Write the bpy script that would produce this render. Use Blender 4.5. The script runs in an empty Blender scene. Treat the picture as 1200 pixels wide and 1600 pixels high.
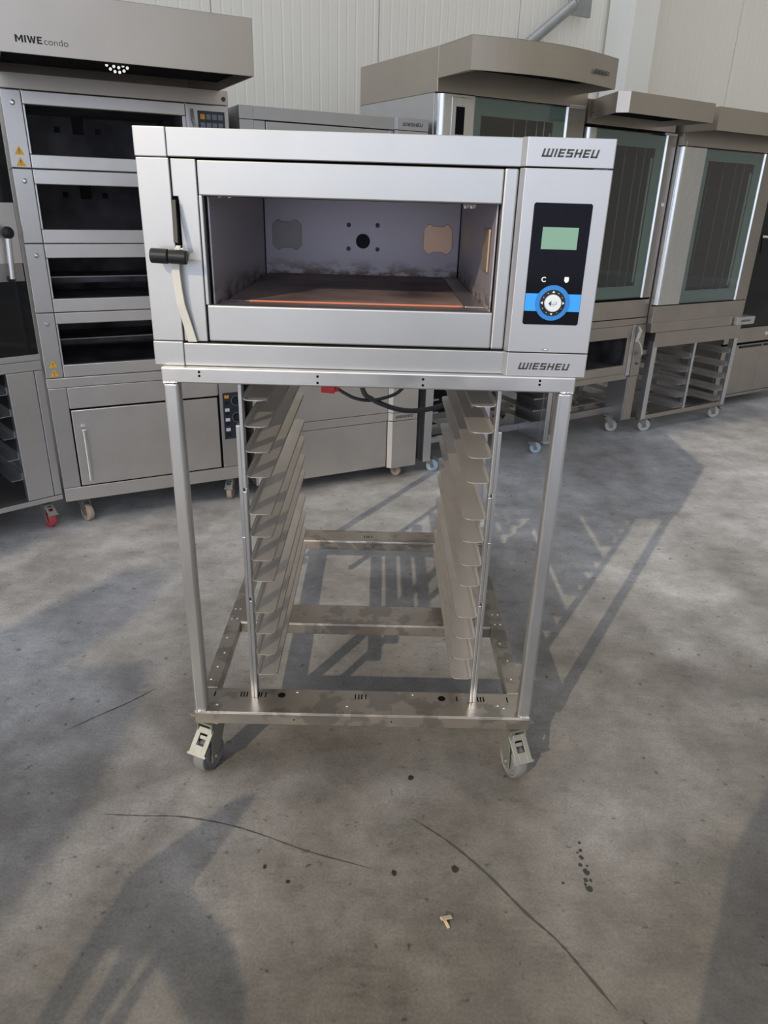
import bpy, bmesh, math, random
from math import sin, cos, pi, radians
from mathutils import Vector, Matrix
random.seed(7)
SC = bpy.context.scene
COL = SC.collection

# ------------------------------------------------------------------ materials
def new_mat(name):
    m = bpy.data.materials.new(name); m.use_nodes = True
    nt = m.node_tree
    b = nt.nodes['Principled BSDF']
    return m, nt, b

def plain(name, col, rough=.5, metal=0.0, spec=.5, emit=None, estr=0):
    m, nt, b = new_mat(name)
    b.inputs['Base Color'].default_value = (*col, 1)
    b.inputs['Roughness'].default_value = rough
    b.inputs['Metallic'].default_value = metal
    b.inputs['Specular IOR Level'].default_value = spec
    if emit:
        b.inputs['Emission Color'].default_value = (*emit, 1)
        b.inputs['Emission Strength'].default_value = estr
    return m

def steel(name, col=(.6, .6, .61), rough=.34, metal=1.0, brush=(1, 1, 60), var=.10, scale=3.0, bump=.02, cloud=.06):
    """satin stainless steel: brushed streaks in one direction plus soft smudges"""
    m, nt, b = new_mat(name)
    N, L = nt.nodes, nt.links
    tc = N.new('ShaderNodeTexCoord')
    mp = N.new('ShaderNodeMapping'); mp.inputs['Scale'].default_value = brush
    L.new(tc.outputs['Object'], mp.inputs['Vector'])
    n1 = N.new('ShaderNodeTexNoise'); n1.inputs['Scale'].default_value = scale * 4; n1.inputs['Detail'].default_value = 4
    L.new(mp.outputs['Vector'], n1.inputs['Vector'])
    n2 = N.new('ShaderNodeTexNoise'); n2.inputs['Scale'].default_value = scale * 2.2; n2.inputs['Detail'].default_value = 3
    L.new(tc.outputs['Object'], n2.inputs['Vector'])
    mix = N.new('ShaderNodeMix'); mix.data_type = 'RGBA'
    mix.inputs['A'].default_value = (*[c * (1 - cloud * 2) for c in col], 1)
    mix.inputs['B'].default_value = (*[min(1, c * (1 + cloud)) for c in col], 1)
    L.new(n2.outputs['Fac'], mix.inputs['Factor'])
    L.new(mix.outputs['Result'], b.inputs['Base Color'])
    ma = N.new('ShaderNodeMath'); ma.operation = 'MULTIPLY_ADD'
    ma.inputs[1].default_value = var; ma.inputs[2].default_value = rough - var / 2
    L.new(n1.outputs['Fac'], ma.inputs[0])
    L.new(ma.outputs['Value'], b.inputs['Roughness'])
    bp = N.new('ShaderNodeBump'); bp.inputs['Strength'].default_value = bump; bp.inputs['Distance'].default_value = .002
    L.new(n1.outputs['Fac'], bp.inputs['Height']); L.new(bp.outputs['Normal'], b.inputs['Normal'])
    b.inputs['Metallic'].default_value = metal
    return m

def thin_glass(name, tint=(.9, .95, .93), refl=.08, haze=.0):
    m = bpy.data.materials.new(name); m.use_nodes = True
    nt = m.node_tree; N, L = nt.nodes, nt.links
    for n in list(N): N.remove(n)
    out = N.new('ShaderNodeOutputMaterial')
    tr = N.new('ShaderNodeBsdfTransparent'); tr.inputs['Color'].default_value = (*tint, 1)
    gl = N.new('ShaderNodeBsdfGlossy'); gl.inputs['Roughness'].default_value = .03
    lw = N.new('ShaderNodeFresnel'); lw.inputs['IOR'].default_value = 1.5
    mu = N.new('ShaderNodeMath'); mu.operation = 'MULTIPLY'; mu.inputs[1].default_value = refl / .04
    mu.use_clamp = True
    mx = N.new('ShaderNodeMixShader')
    ge = N.new('ShaderNodeNewGeometry')            # only the outer face of the pane mirrors
    fr = N.new('ShaderNodeMath'); fr.operation = 'SUBTRACT'; fr.inputs[0].default_value = 1
    L.new(ge.outputs['Backfacing'], fr.inputs[1])
    m2 = N.new('ShaderNodeMath'); m2.operation = 'MULTIPLY'
    L.new(lw.outputs['Fac'], mu.inputs[0]); L.new(mu.outputs['Value'], m2.inputs[0]); L.new(fr.outputs[0], m2.inputs[1]); L.new(m2.outputs[0], mx.inputs['Fac'])
    L.new(tr.outputs['BSDF'], mx.inputs[1]); L.new(gl.outputs['BSDF'], mx.inputs[2])
    L.new(mx.outputs['Shader'], out.inputs['Surface'])
    return m

M = {}
M['steel_front'] = steel('satin_steel_front', (.47, .474, .478), .40, .88, (2, 2, 40), .10, 3, .015, .05)
M['steel_panel'] = steel('satin_steel_panel', (.51, .51, .525), .42, .85, (2, 2, 30), .08, 3, .01, .03)
M['steel_frame'] = steel('mill_steel_frame', (.62, .61, .60), .33, .95, (1, 30, 2), .16, 4, .03, .14)
M['steel_base'] = steel('stained_base_steel', (.60, .55, .49), .32, .95, (1, 20, 2), .22, 3, .03, .2)
M['steel_leg'] = steel('tube_steel', (.60, .605, .62), .34, .95, (40, 40, .6), .2, 3, .04, .12)
M['steel_slide'] = steel('slide_steel', (.66, .63, .60), .46, .85, (30, 1, 30), .1, 3, .02, .10)
M['steel_old'] = steel('aged_steel', (.64, .615, .595), .36, .95, (1, 1, 50), .12, 2.5, .02, .09)
M['steel_brown'] = steel('brownish_steel', (.43, .395, .36), .36, .95, (1, 1, 50), .12, 2.5, .02, .09)
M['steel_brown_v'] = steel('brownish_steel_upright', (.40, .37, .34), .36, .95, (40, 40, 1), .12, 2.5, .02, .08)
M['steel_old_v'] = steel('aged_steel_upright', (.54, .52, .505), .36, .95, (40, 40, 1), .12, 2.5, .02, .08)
M['steel_hood'] = steel('hood_steel', (.50, .455, .40), .36, .92, (1, 1, 40), .12, 2, .02, .06)
M['steel_cool'] = steel('brushed_cool_steel', (.60, .605, .62), .34, .92, (1, 1, 40), .1, 2.5, .02, .05)
M['alu'] = steel('brushed_aluminium', (.70, .71, .72), .28, 1.0, (50, 50, 1), .08, 3, .01, .04)
M['zinc'] = steel('zinc_plated', (.30, .30, .27), .5, .7, (5, 5, 5), .15, 8, .05, .15)
def stain(m, lo, hi):
    nt = m.node_tree; N, L = nt.nodes, nt.links; b = N['Principled BSDF']
    src = b.inputs['Base Color'].links[0].from_socket
    tc = N.new('ShaderNodeTexCoord'); n = N.new('ShaderNodeTexNoise'); n.inputs['Scale'].default_value = 9; n.inputs['Detail'].default_value = 5; n.inputs['Roughness'].default_value = .6
    L.new(tc.outputs['Object'], n.inputs['Vector'])
    r = N.new('ShaderNodeMapRange'); r.inputs['From Min'].default_value = .50; r.inputs['From Max'].default_value = .55
    r.inputs['To Min'].default_value = hi; r.inputs['To Max'].default_value = lo
    L.new(n.outputs['Fac'], r.inputs['Value'])
    mx = N.new('ShaderNodeMix'); mx.data_type = 'RGBA'; mx.blend_type = 'MULTIPLY'; mx.inputs['Factor'].default_value = 1
    L.new(src, mx.inputs['A']); L.new(r.outputs[0], mx.inputs['B']); L.new(mx.outputs['Result'], b.inputs['Base Color'])
stain(M['steel_base'], .74, 1.05)
M['bolt'] = plain('polished_bolt', (.8, .8, .8), .2, 1)
M['black'] = plain('black_plastic', (.014, .015, .018), .42, 0, .3)
M['dark'] = plain('dark_gap', (.005, .005, .006), .8, 0, .05)
M['rubber'] = plain('grey_rubber', (.15, .15, .155), .6)
M['wheel_red'] = plain('red_wheel', (.48, .06, .08), .5)
M['wheel_tan'] = plain('tan_wheel', (.42, .34, .26), .6)
M['wheel_blue'] = plain('light_blue_wheel', (.42, .53, .66), .5)
M['wheel_white'] = plain('pale_wheel', (.50, .49, .45), .55)
M['black_glass'] = plain('black_glass', (.005, .005, .009), .08, 0, .09)
M['dark_glass'] = plain('dark_door_glass', (.010, .011, .012), .05, 0, .25)
M['lcd'] = plain('lcd', (.15, .27, .205), .25, 0, .4, (.15, .27, .20), .25)
M['blue'] = plain('blue_print', (.02, .18, .55), .35)
M['blue_band'] = plain('light_blue_print', (.03, .30, .80), .3)
M['white'] = plain('white_print', (.75, .77, .80), .4)
M['knob_face'] = plain('pale_knob_face', (.60, .66, .70), .35)
M['ink'] = plain('grey_ink', (.045, .045, .05), .5)
M['cream'] = plain('cream_lever', (.62, .61, .55), .4, .35)
M['orange_btn'] = plain('orange_key', (.75, .36, .03), .4)
M['grey_btn'] = plain('grey_key', (.18, .21, .26), .4)
M['navy'] = plain('navy_keypad', (.022, .030, .045), .35)
M['yellow'] = plain('yellow_sticker', (.80, .43, .02), .5)
M['red'] = plain('red_plug_plastic', (.62, .035, .05), .4)
M['cable'] = plain('black_cable', (.016, .018, .024), .45)
M['paint_white'] = plain('white_paint', (.80, .78, .71), .6)
M['galv'] = steel('galvanised_pipe', (.42, .44, .45), .45, .8, (6, 6, 6), .15, 5, .03, .12)
M['wood'] = plain('pale_wood_chip', (.45, .36, .24), .7)
M['oil'] = plain('oil_stain', (.022, .020, .016), .35)
M['scratch'] = plain('scuff_line', (.055, .050, .043), .8)
M['glass'] = thin_glass('clear_oven_glass', (.96, .95, .97), .004)
M['glass_green'] = thin_glass('green_tinted_glass', (.78, .83, .81), .10)
M['sheet_grey'] = plain('grey_glass_border', (.27, .335, .32), .2, 0, .5)
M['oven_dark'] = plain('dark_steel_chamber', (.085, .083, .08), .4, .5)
M['painted_shade'] = plain('painted_shade_black', (.025, .025, .025), .7, 0, .1)  # near-black that paints the shade inside the open trolleys
M['copper'] = plain('coppery_vent_plate', (.62, .43, .29), .38, .7)
M['brass'] = plain('tan_vent_edge', (.48, .38, .26), .4, .6)
M['orange_glint'] = plain('painted_orange_glint', (.62, .20, .09), .6)  # orange that paints a sun glint on the stone's edge
M['vent'] = plain('grey_vent_plate', (.30, .28, .27), .45, .6)
M['seal'] = plain('pale_seal', (.55, .58, .50), .5)
M['sticker'] = plain('white_sticker', (.8, .8, .8), .5)
M['lamp_hole'] = plain('lit_lamp_disc', (.9, .9, .88), .5, 0, .5, (.95, .95, .9), .75)

def cavity_mat():
    m, nt, b = new_mat('oven_chamber_steel')
    N, L = nt.nodes, nt.links
    tc = N.new('ShaderNodeTexCoord')
    sp = N.new('ShaderNodeSeparateXYZ'); L.new(tc.outputs['Object'], sp.inputs[0])
    n = N.new('ShaderNodeTexNoise'); n.inputs['Scale'].default_value = 14; n.inputs['Detail'].default_value = 10
    n.inputs['Roughness'].default_value = .7
    mp = N.new('ShaderNodeMapping'); mp.inputs['Scale'].default_value = (1, 1, 2.2)
    L.new(tc.outputs['Object'], mp.inputs[0]); L.new(mp.outputs[0], n.inputs['Vector'])
    # baked-on crumbs and grease along the bottom of the chamber walls
    r = N.new('ShaderNodeMapRange'); r.inputs['From Min'].default_value = .128; r.inputs['From Max'].default_value = .176
    r.inputs['To Min'].default_value = 1; r.inputs['To Max'].default_value = 0
    L.new(sp.outputs['Z'], r.inputs['Value'])
    mu = N.new('ShaderNodeMath'); mu.operation = 'MULTIPLY'; L.new(r.outputs[0], mu.inputs[0])
    cr = N.new('ShaderNodeMapRange'); cr.inputs['From Min'].default_value = .46; cr.inputs['From Max'].default_value = .56
    L.new(n.outputs['Fac'], cr.inputs['Value']); L.new(cr.outputs[0], mu.inputs[1])
    mx = N.new('ShaderNodeMix'); mx.data_type = 'RGBA'
    mx.inputs['A'].default_value = (.46, .44, .455, 1); mx.inputs['B'].default_value = (.135, .095, .05, 1)
    L.new(mu.outputs[0], mx.inputs['Factor']); L.new(mx.outputs['Result'], b.inputs['Base Color'])
    b.inputs['Metallic'].default_value = .45; b.inputs['Roughness'].default_value = .42
    return m
M['chamber'] = cavity_mat()

def stone_mat():
    m, nt, b = new_mat('baking_stone')
    N, L = nt.nodes, nt.links
    tc = N.new('ShaderNodeTexCoord')
    n = N.new('ShaderNodeTexNoise'); n.inputs['Scale'].default_value = 5; n.inputs['Detail'].default_value = 7
    L.new(tc.outputs['Object'], n.inputs['Vector'])
    cr = N.new('ShaderNodeValToRGB')
    cr.color_ramp.elements[0].position = .3; cr.color_ramp.elements[0].color = (.055, .042, .038, 1)
    cr.color_ramp.elements[1].position = .72; cr.color_ramp.elements[1].color = (.36, .275, .25, 1)
    L.new(n.outputs['Fac'], cr.inputs[0]); L.new(cr.outputs[0], b.inputs['Base Color'])
    b.inputs['Roughness'].default_value = .55
    return m
M['stone'] = stone_mat()

def soot_mat():
    m, nt, b = new_mat('sooty_chamber')
    N, L = nt.nodes, nt.links
    tc = N.new('ShaderNodeTexCoord')
    n = N.new('ShaderNodeTexNoise'); n.inputs['Scale'].default_value = 6; n.inputs['Detail'].default_value = 6
    L.new(tc.outputs['Object'], n.inputs['Vector'])
    cr = N.new('ShaderNodeValToRGB')
    cr.color_ramp.elements[0].position = .35; cr.color_ramp.elements[0].color = (.03, .03, .033, 1)
    cr.color_ramp.elements[1].position = .75; cr.color_ramp.elements[1].color = (.19, .185, .19, 1)
    L.new(n.outputs['Fac'], cr.inputs[0]); L.new(cr.outputs[0], b.inputs['Base Color'])
    b.inputs['Roughness'].default_value = .55; b.inputs['Metallic'].default_value = .3
    return m
M['soot'] = soot_mat()

def concrete():
    m, nt, b = new_mat('polished_concrete')
    N, L = nt.nodes, nt.links
    tc = N.new('ShaderNodeTexCoord')
    def noise(sc, det, rough=.6, stretch=None):
        n = N.new('ShaderNodeTexNoise'); n.inputs['Scale'].default_value = sc; n.inputs['Detail'].default_value = det
        n.inputs['Roughness'].default_value = rough
        if stretch:
            mp = N.new('ShaderNodeMapping'); mp.inputs['Scale'].default_value = stretch
            mp.inputs['Rotation'].default_value = (0, 0, .5)
            L.new(tc.outputs['Object'], mp.inputs[0]); L.new(mp.outputs[0], n.inputs['Vector'])
        else:
            L.new(tc.outputs['Object'], n.inputs['Vector'])
        return n
    big = noise(1.3, 6, .62)
    mid = noise(6, 8, .7)
    fine = noise(140, 3, .6)
    speck = noise(34, 4, .55)
    dirt = noise(11, 5, .6, (1, 2.2, 1))
    cr = N.new('ShaderNodeValToRGB')
    e = cr.color_ramp.elements
    e[0].position = .30; e[0].color = (.20, .19, .178, 1)
    e[1].position = .72; e[1].color = (.45, .445, .44, 1)
    L.new(big.outputs['Fac'], cr.inputs[0])
    def mul(a_out, noi, lo, hi, fmin, fmax):
        r = N.new('ShaderNodeMapRange'); r.inputs['From Min'].default_value = fmin; r.inputs['From Max'].default_value = fmax
        r.inputs['To Min'].default_value = lo; r.inputs['To Max'].default_value = hi
        L.new(noi.outputs['Fac'], r.inputs['Value'])
        mx = N.new('ShaderNodeMix'); mx.data_type = 'RGBA'; mx.blend_type = 'MULTIPLY'; mx.inputs['Factor'].default_value = 1
        L.new(a_out, mx.inputs['A']); L.new(r.outputs[0], mx.inputs['B'])
        return mx.outputs['Result']
    o = mul(cr.outputs[0], mid, .68, 1.25, .3, .7)
    o = mul(o, fine, .82, 1.16, .3, .7)
    o = mul(o, speck, .40, 1.0, .28, .36)
    streak = noise(9, 6, .65, (1, 9, 1))
    o = mul(o, streak, .93, 1.05, .3, .7)
    o = mul(o, dirt, .80, 1.0, .30, .42)
    # painted light falloff: darker, warmer foreground, brighter and cooler beyond, with a ragged edge
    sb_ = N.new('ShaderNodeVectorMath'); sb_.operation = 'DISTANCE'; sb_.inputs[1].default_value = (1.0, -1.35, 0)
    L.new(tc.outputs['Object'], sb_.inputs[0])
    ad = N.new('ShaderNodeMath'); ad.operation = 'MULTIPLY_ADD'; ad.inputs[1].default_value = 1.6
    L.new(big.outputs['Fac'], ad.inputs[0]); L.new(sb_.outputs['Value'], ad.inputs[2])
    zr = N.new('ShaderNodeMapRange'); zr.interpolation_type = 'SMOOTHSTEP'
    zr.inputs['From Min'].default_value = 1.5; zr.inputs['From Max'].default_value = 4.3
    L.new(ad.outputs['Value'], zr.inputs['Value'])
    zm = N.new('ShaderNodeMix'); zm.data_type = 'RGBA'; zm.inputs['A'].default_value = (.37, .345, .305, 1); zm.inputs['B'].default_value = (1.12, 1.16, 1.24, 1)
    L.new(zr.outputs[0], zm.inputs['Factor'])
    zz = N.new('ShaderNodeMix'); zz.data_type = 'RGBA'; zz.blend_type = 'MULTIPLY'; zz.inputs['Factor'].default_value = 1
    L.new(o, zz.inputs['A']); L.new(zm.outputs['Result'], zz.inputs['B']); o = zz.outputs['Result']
    L.new(o, b.inputs['Base Color'])
    r = N.new('ShaderNodeMapRange'); r.inputs['To Min'].default_value = .27; r.inputs['To Max'].default_value = .46
    L.new(mid.outputs['Fac'], r.inputs['Value']); L.new(r.outputs[0], b.inputs['Roughness'])
    b.inputs['Specular IOR Level'].default_value = .45
    bp = N.new('ShaderNodeBump'); bp.inputs['Strength'].default_value = .08; bp.inputs['Distance'].default_value = .003
    L.new(mid.outputs['Fac'], bp.inputs['Height']); L.new(bp.outputs['Normal'], b.inputs['Normal'])
    return m
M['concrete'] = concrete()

def wallmat():
    m, nt, b = new_mat('sandwich_panel_paint')
    N, L = nt.nodes, nt.links
    tc = N.new('ShaderNodeTexCoord')
    n = N.new('ShaderNodeTexNoise'); n.inputs['Scale'].default_value = 1.5; n.inputs['Detail'].default_value = 5
    L.new(tc.outputs['Object'], n.inputs['Vector'])
    mx = N.new('ShaderNodeMix'); mx.data_type = 'RGBA'
    mx.inputs['A'].default_value = (.77, .735, .645, 1); mx.inputs['B'].default_value = (.82, .785, .695, 1)
    L.new(n.outputs['Fac'], mx.inputs['Factor']); L.new(mx.outputs['Result'], b.inputs['Base Color'])
    b.inputs['Roughness'].default_value = .5
    return m
M['wall'] = wallmat()

# ------------------------------------------------------------------ mesh builder
class MB:
    def __init__(self): self.bm = bmesh.new()
    def box(self, x0, x1, y0, y1, z0, z1):
        r = bmesh.ops.create_cube(self.bm, size=1)
        for v in r['verts']:
            v.co = Vector((x0 + (v.co.x + .5) * (x1 - x0), y0 + (v.co.y + .5) * (y1 - y0), z0 + (v.co.z + .5) * (z1 - z0)))
        return r['verts']
    def obox(self, c, dx, dy, dz, rot):
        r = bmesh.ops.create_cube(self.bm, size=1)
        for v in r['verts']:
            v.co = Vector(c) + rot @ Vector((v.co.x * dx, v.co.y * dy, v.co.z * dz))
        return r['verts']
    def prism(self, poly, y0, y1, axis='y'):
        """poly: list of 2-D points; extruded along an axis"""
        def P(a, b, t):
            return {'y': (a, t, b), 'x': (t, a, b), 'z': (a, b, t)}[axis]
        f = [self.bm.verts.new(P(a, b, y0)) for a, b in poly]
        g = [self.bm.verts.new(P(a, b, y1)) for a, b in poly]
        n = len(poly)
        self.bm.faces.new(f); self.bm.faces.new(g[::-1])
        for i in range(n):
            self.bm.faces.new((f[i], g[i], g[(i + 1) % n], f[(i + 1) % n]))
    def ring(self, outer, inner, y0, y1):
        """frame: rectangle (x0,x1,z0,z1) with a rectangular hole, thickness y0..y1"""
        a0, a1, b0, b1 = outer; c0, c1, d0, d1 = inner
        self.box(a0, c0, y0, y1, b0, b1); self.box(c1, a1, y0, y1, b0, b1)
        self.box(c0, c1, y0, y1, b0, d0); self.box(c0, c1, y0, y1, d1, b1)
    def cyl(self, p0, p1, r, seg=20, r2=None):
        p0, p1 = Vector(p0), Vector(p1); d = p1 - p0
        q = d.to_track_quat('Z', 'Y').to_matrix().to_4x4()
        bmesh.ops.create_cone(self.bm, cap_ends=True, segments=seg, radius1=r, radius2=r if r2 is None else r2, depth=d.length,
                              matrix=Matrix.Translation((p0 + p1) / 2) @ q)
    def tube_ring(self, c, axis, r_out, r_in, h, seg=32):
        """annulus (washer) centred on c"""
        q = Vector(axis).to_track_quat('Z', 'Y').to_matrix()
        rows = []
        for (r, z) in ((r_out, -h / 2), (r_out, h / 2), (r_in, h / 2), (r_in, -h / 2)):
            rows.append([self.bm.verts.new(Vector(c) + q @ Vector((r * cos(2 * pi * i / seg), r * sin(2 * pi * i / seg), z))) for i in range(seg)])
        for k in range(4):
            A, B = rows[k], rows[(k + 1) % 4]
            for i in range(seg):
                self.bm.faces.new((A[i], A[(i + 1) % seg], B[(i + 1) % seg], B[i]))
    def lathe(self, prof, c, axis, seg=32):
        """prof: list of (radius, height) along axis"""
        q = Vector(axis).to_track_quat('Z', 'Y').to_matrix()
        rows = []
        for r, z in prof:
            if r < 1e-6: rows.append([self.bm.verts.new(Vector(c) + q @ Vector((0, 0, z)))])
            else: rows.append([self.bm.verts.new(Vector(c) + q @ Vector((r * cos(2 * pi * i / seg), r * sin(2 * pi * i / seg), z))) for i in range(seg)])
        for A, B in zip(rows, rows[1:]):
            for i in range(seg):
                j = (i + 1) % seg
                a = [A[i % len(A)], A[j % len(A)]] if len(A) > 1 else [A[0]]
                b = [B[j % len(B)], B[i % len(B)]] if len(B) > 1 else [B[0]]
                self.bm.faces.new(a + b)
    def tube(self, pts, r, seg=10, close=True):
        pts = [Vector(p) for p in pts]
        rows = []
        up = Vector((0, 0, 1))
        for i, p in enumerate(pts):
            t = (pts[min(i + 1, len(pts) - 1)] - pts[max(i - 1, 0)]).normalized()
            u = t.cross(up)
            if u.length < 1e-4: u = t.cross(Vector((0, 1, 0)))
            u.normalize(); w = u.cross(t)
            rr = r[i] if isinstance(r, (list, tuple)) else r
            rows.append([self.bm.verts.new(p + rr * (cos(2 * pi * k / seg) * u + sin(2 * pi * k / seg) * w)) for k in range(seg)])
        for A, B in zip(rows, rows[1:]):
            for k in range(seg):
                self.bm.faces.new((A[k], A[(k + 1) % seg], B[(k + 1) % seg], B[k]))
        self.bm.faces.new(rows[0][::-1]); self.bm.faces.new(rows[-1])
    def sweep_plate(self, pts, half_w, thick, across):
        """flat strip following pts; half width along 'across', thickness along the other normal"""
        pts = [Vector(p) for p in pts]; across = Vector(across).normalized()
        rows = []
        for i, p in enumerate(pts):
            t = (pts[min(i + 1, len(pts) - 1)] - pts[max(i - 1, 0)]).normalized()
            nn = t.cross(across).normalized()
            hw = half_w[i] if isinstance(half_w, (list, tuple)) else half_w
            rows.append([self.bm.verts.new(p + a * hw * across + b * thick / 2 * nn) for a, b in ((-1, -1), (1, -1), (1, 1), (-1, 1))])
        for A, B in zip(rows, rows[1:]):
            for k in range(4):
                self.bm.faces.new((A[k], A[(k + 1) % 4], B[(k + 1) % 4], B[k]))
        self.bm.faces.new(rows[0][::-1]); self.bm.faces.new(rows[-1])
    def build(self, name, mat, parent=None, bevel=0, smooth=False, seg=2, loc=None):
        bmesh.ops.recalc_face_normals(self.bm, faces=self.bm.faces)
        me = bpy.data.meshes.new(name); self.bm.to_mesh(me); self.bm.free()
        me.materials.append(M[mat] if isinstance(mat, str) else mat)
        o = bpy.data.objects.new(name, me); COL.objects.link(o)
        if parent: o.parent = parent
        if loc is not None: o.location = loc
        if smooth:
            me.polygons.foreach_set('use_smooth', [True] * len(me.polygons))
            md = None
            try:
                me.set_sharp_from_angle(angle=radians(35))
            except Exception: pass
        if bevel:
            b = o.modifiers.new('bevel', 'BEVEL'); b.width = bevel; b.segments = seg; b.limit_method = 'ANGLE'; b.angle_limit = radians(40)
            b.harden_normals = False
        return o

def box_part(name, mat, parent, x0, x1, y0, y1, z0, z1, bevel=.0015):
    m = MB(); m.box(x0, x1, y0, y1, z0, z1)
    return m.build(name, mat, parent, bevel)

def tag(o, label, cat, group=None):
    o['label'] = label; o['category'] = cat
    if group: o['group'] = group
    return o

def thing(name, label, cat, loc=(0, 0, 0), rz=0, group=None):
    o = bpy.data.objects.new(name, None); COL.objects.link(o)
    o.empty_display_size = .1
    o.location = loc; o.rotation_euler = (0, 0, rz)
    return tag(o, label, cat, group)

def struct(name, mb, mat, bevel=0):
    o = mb.build(name, mat, None, bevel); o['kind'] = 'structure'; return o

def copy_tree(o, parent=None):
    c = o.copy(); COL.objects.link(c)
    if parent: c.parent = parent
    for ch in o.children: copy_tree(ch, c)
    return c

# ------------------------------------------------------------------ lettering
SEG = {  # strokes on a 1 x 1 cell, italic techno capitals: (x0, z0, x1, z1) bars
    'W': (1.42, [(0, 0, .27, 1), (.575, 0, .845, 1), (1.15, 0, 1.42, 1), (0, 0, 1.3, .22)]),
    'I': (.27, [(0, 0, .27, 1)]),
    'E': (.86, [(0, 0, .27, 1), (0, 0, .86, .22), (0, .40, .80, .61), (0, .78, .86, 1)]),
    'S': (.90, [(0, 0, .90, .22), (.63, 0, .90, .55), (0, .40, .90, .61), (0, .45, .27, 1), (0, .78, .90, 1)]),
    'H': (.94, [(0, 0, .27, 1), (.67, 0, .94, 1), (0, .40, .94, .61)]),
    'U': (.94, [(0, 0, .27, 1), (.67, 0, .94, 1), (0, 0, .94, .22)]),
}
def logo(parent, x0, z0, width, height, y, mat='ink', name='maker_lettering', depth=.0006):
    """italic stroke lettering lying on a front face at y"""
    word = 'WIESHEU'
    gap = .24
    tot = sum(SEG[c][0] for c in word) + gap * (len(word) - 1) + .28
    k = width / tot
    m = MB(); x = 0
    for c in word:
        w, bars = SEG[c]
        for (a, b, p, q) in bars:
            sh = .28
            poly = [(x0 + k * (x + a + sh * b), z0 + height * b), (x0 + k * (x + p + sh * b), z0 + height * b),
                    (x0 + k * (x + p + sh * q), z0 + height * q), (x0 + k * (x + a + sh * q), z0 + height * q)]
            m.prism(poly, y - depth, y + .0002)
        x += w + gap
    return m.build(name, mat, parent)

def text_part(name, txt, size, mat, parent, loc, rot=(pi / 2, 0, 0), bold=0, sx=1, shear=0):
    cu = bpy.data.curves.new('txt', 'FONT'); cu.body = txt; cu.size = size; cu.extrude = .0004; cu.offset = bold; cu.shear = shear
    t = bpy.data.objects.new('txt', cu); COL.objects.link(t)
    dg = bpy.context.evaluated_depsgraph_get()
    me = bpy.data.meshes.new_from_object(t.evaluated_get(dg))
    bpy.data.objects.remove(t); bpy.data.curves.remove(cu)
    me.materials.clear(); me.materials.append(M[mat]); me.name = name
    o = bpy.data.objects.new(name, me); COL.objects.link(o)
    o.parent = parent; o.location = loc; o.rotation_euler = rot; o.scale = (sx, 1, 1)
    return o

# ------------------------------------------------------------------ casters
def make_caster(parent, x, y, ztop, yaw, wheel_mat='rubber', brake=True, r=None, name='caster', fork='zinc'):
    """swivel caster hanging from z=ztop down to z=0 (parent's local frame, floor at z=0)"""
    c = bpy.data.objects.new(name, None); COL.objects.link(c); c.parent = parent
    c.location = (x, y, 0); c.rotation_euler = (0, 0, yaw)
    h = ztop
    if r is None: r = min(.05, h * .36)
    off = .032                                     # trail of the wheel, towards -y local
    k = r / .05
    f = MB()
    f.box(-.045 * k, .045 * k, -.042 * k, .042 * k, h - .004, h)
    f.cyl((0, 0, h - .022 * k), (0, 0, h - .004), .027 * k, 20)
    for s in (-1, 1):
        poly = [(.030 * k, h - .020 * k), (-.040 * k, h - .020 * k), (-off - .018 * k, r - .016 * k), (-off + .012 * k, r - .018 * k), (-off + .022 * k, r + .012 * k)]
        f.prism(poly, s * .021 * k, s * .0245 * k, 'x')
    f.box(-.0245 * k, .0245 * k, -.040 * k, .030 * k, h - .024 * k, h - .018 * k)
    # axle
    f.cyl((-.030 * k, -off, r), (.030 * k, -off, r), .006 * k, 12)
    fk = f.build('caster_fork', fork, c, .0012)
    w = MB()
    w.lathe([(0, -.016 * k), (r * .55, -.016 * k), (r * .62, -.012 * k), (r * .80, -.012 * k), (r * .84, -.017 * k), (r * .95, -.016 * k), (r, -.010 * k),
             (r, .010 * k), (r * .95, .016 * k), (r * .84, .017 * k), (r * .80, .012 * k), (r * .62, .012 * k), (r * .55, .016 * k), (0, .016 * k)],
            (0, -off, r), (1, 0, 0), 36)
    w.build('wheel', wheel_mat, c, 0, True)
    if brake:
        b = MB()
        # pressed-steel pedal sloping over the wheel, with a square opening and a turned-up lip
        R = Matrix.Rotation(radians(46), 3, 'X')
        cen = Vector((0, -off - .026 * k, r + .060 * k))
        for (cx, cv, dx, dv) in ((-.0185, 0, .014, .072), (.0185, 0, .014, .072), (0, .028, .024, .016), (0, -.024, .024, .024)):
            b.obox(cen + R @ Vector((cx * k, cv * k, 0)), dx * k, dv * k, .003 * k, R)
        b.obox(cen + R @ Vector((0, -.038 * k, -.002 * k)), .060 * k, .007 * k, .007 * k, R)
        b.obox(cen + R @ Vector((0, .010 * k, -.005 * k)), .022 * k, .010 * k, .006 * k, R)
        b.build('brake_lever', fork, c, .001)
    return c

# ================================================================== CAMERA
cam_d = bpy.data.cameras.new('camera'); cam = bpy.data.objects.new('camera', cam_d); COL.objects.link(cam)
F_PX = 1123.46
cam_d.sensor_fit = 'VERTICAL'; cam_d.sensor_height = 36; cam_d.sensor_width = 27
cam_d.lens = F_PX / 1600 * 36
cam_d.clip_start = .05; cam_d.clip_end = 200
cam.location = (.4860, -1.558, 1.4768)
cam.rotation_mode = 'XYZ'; cam.rotation_euler = (1.1584, -.0270, .0001)
SC.camera = cam

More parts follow.
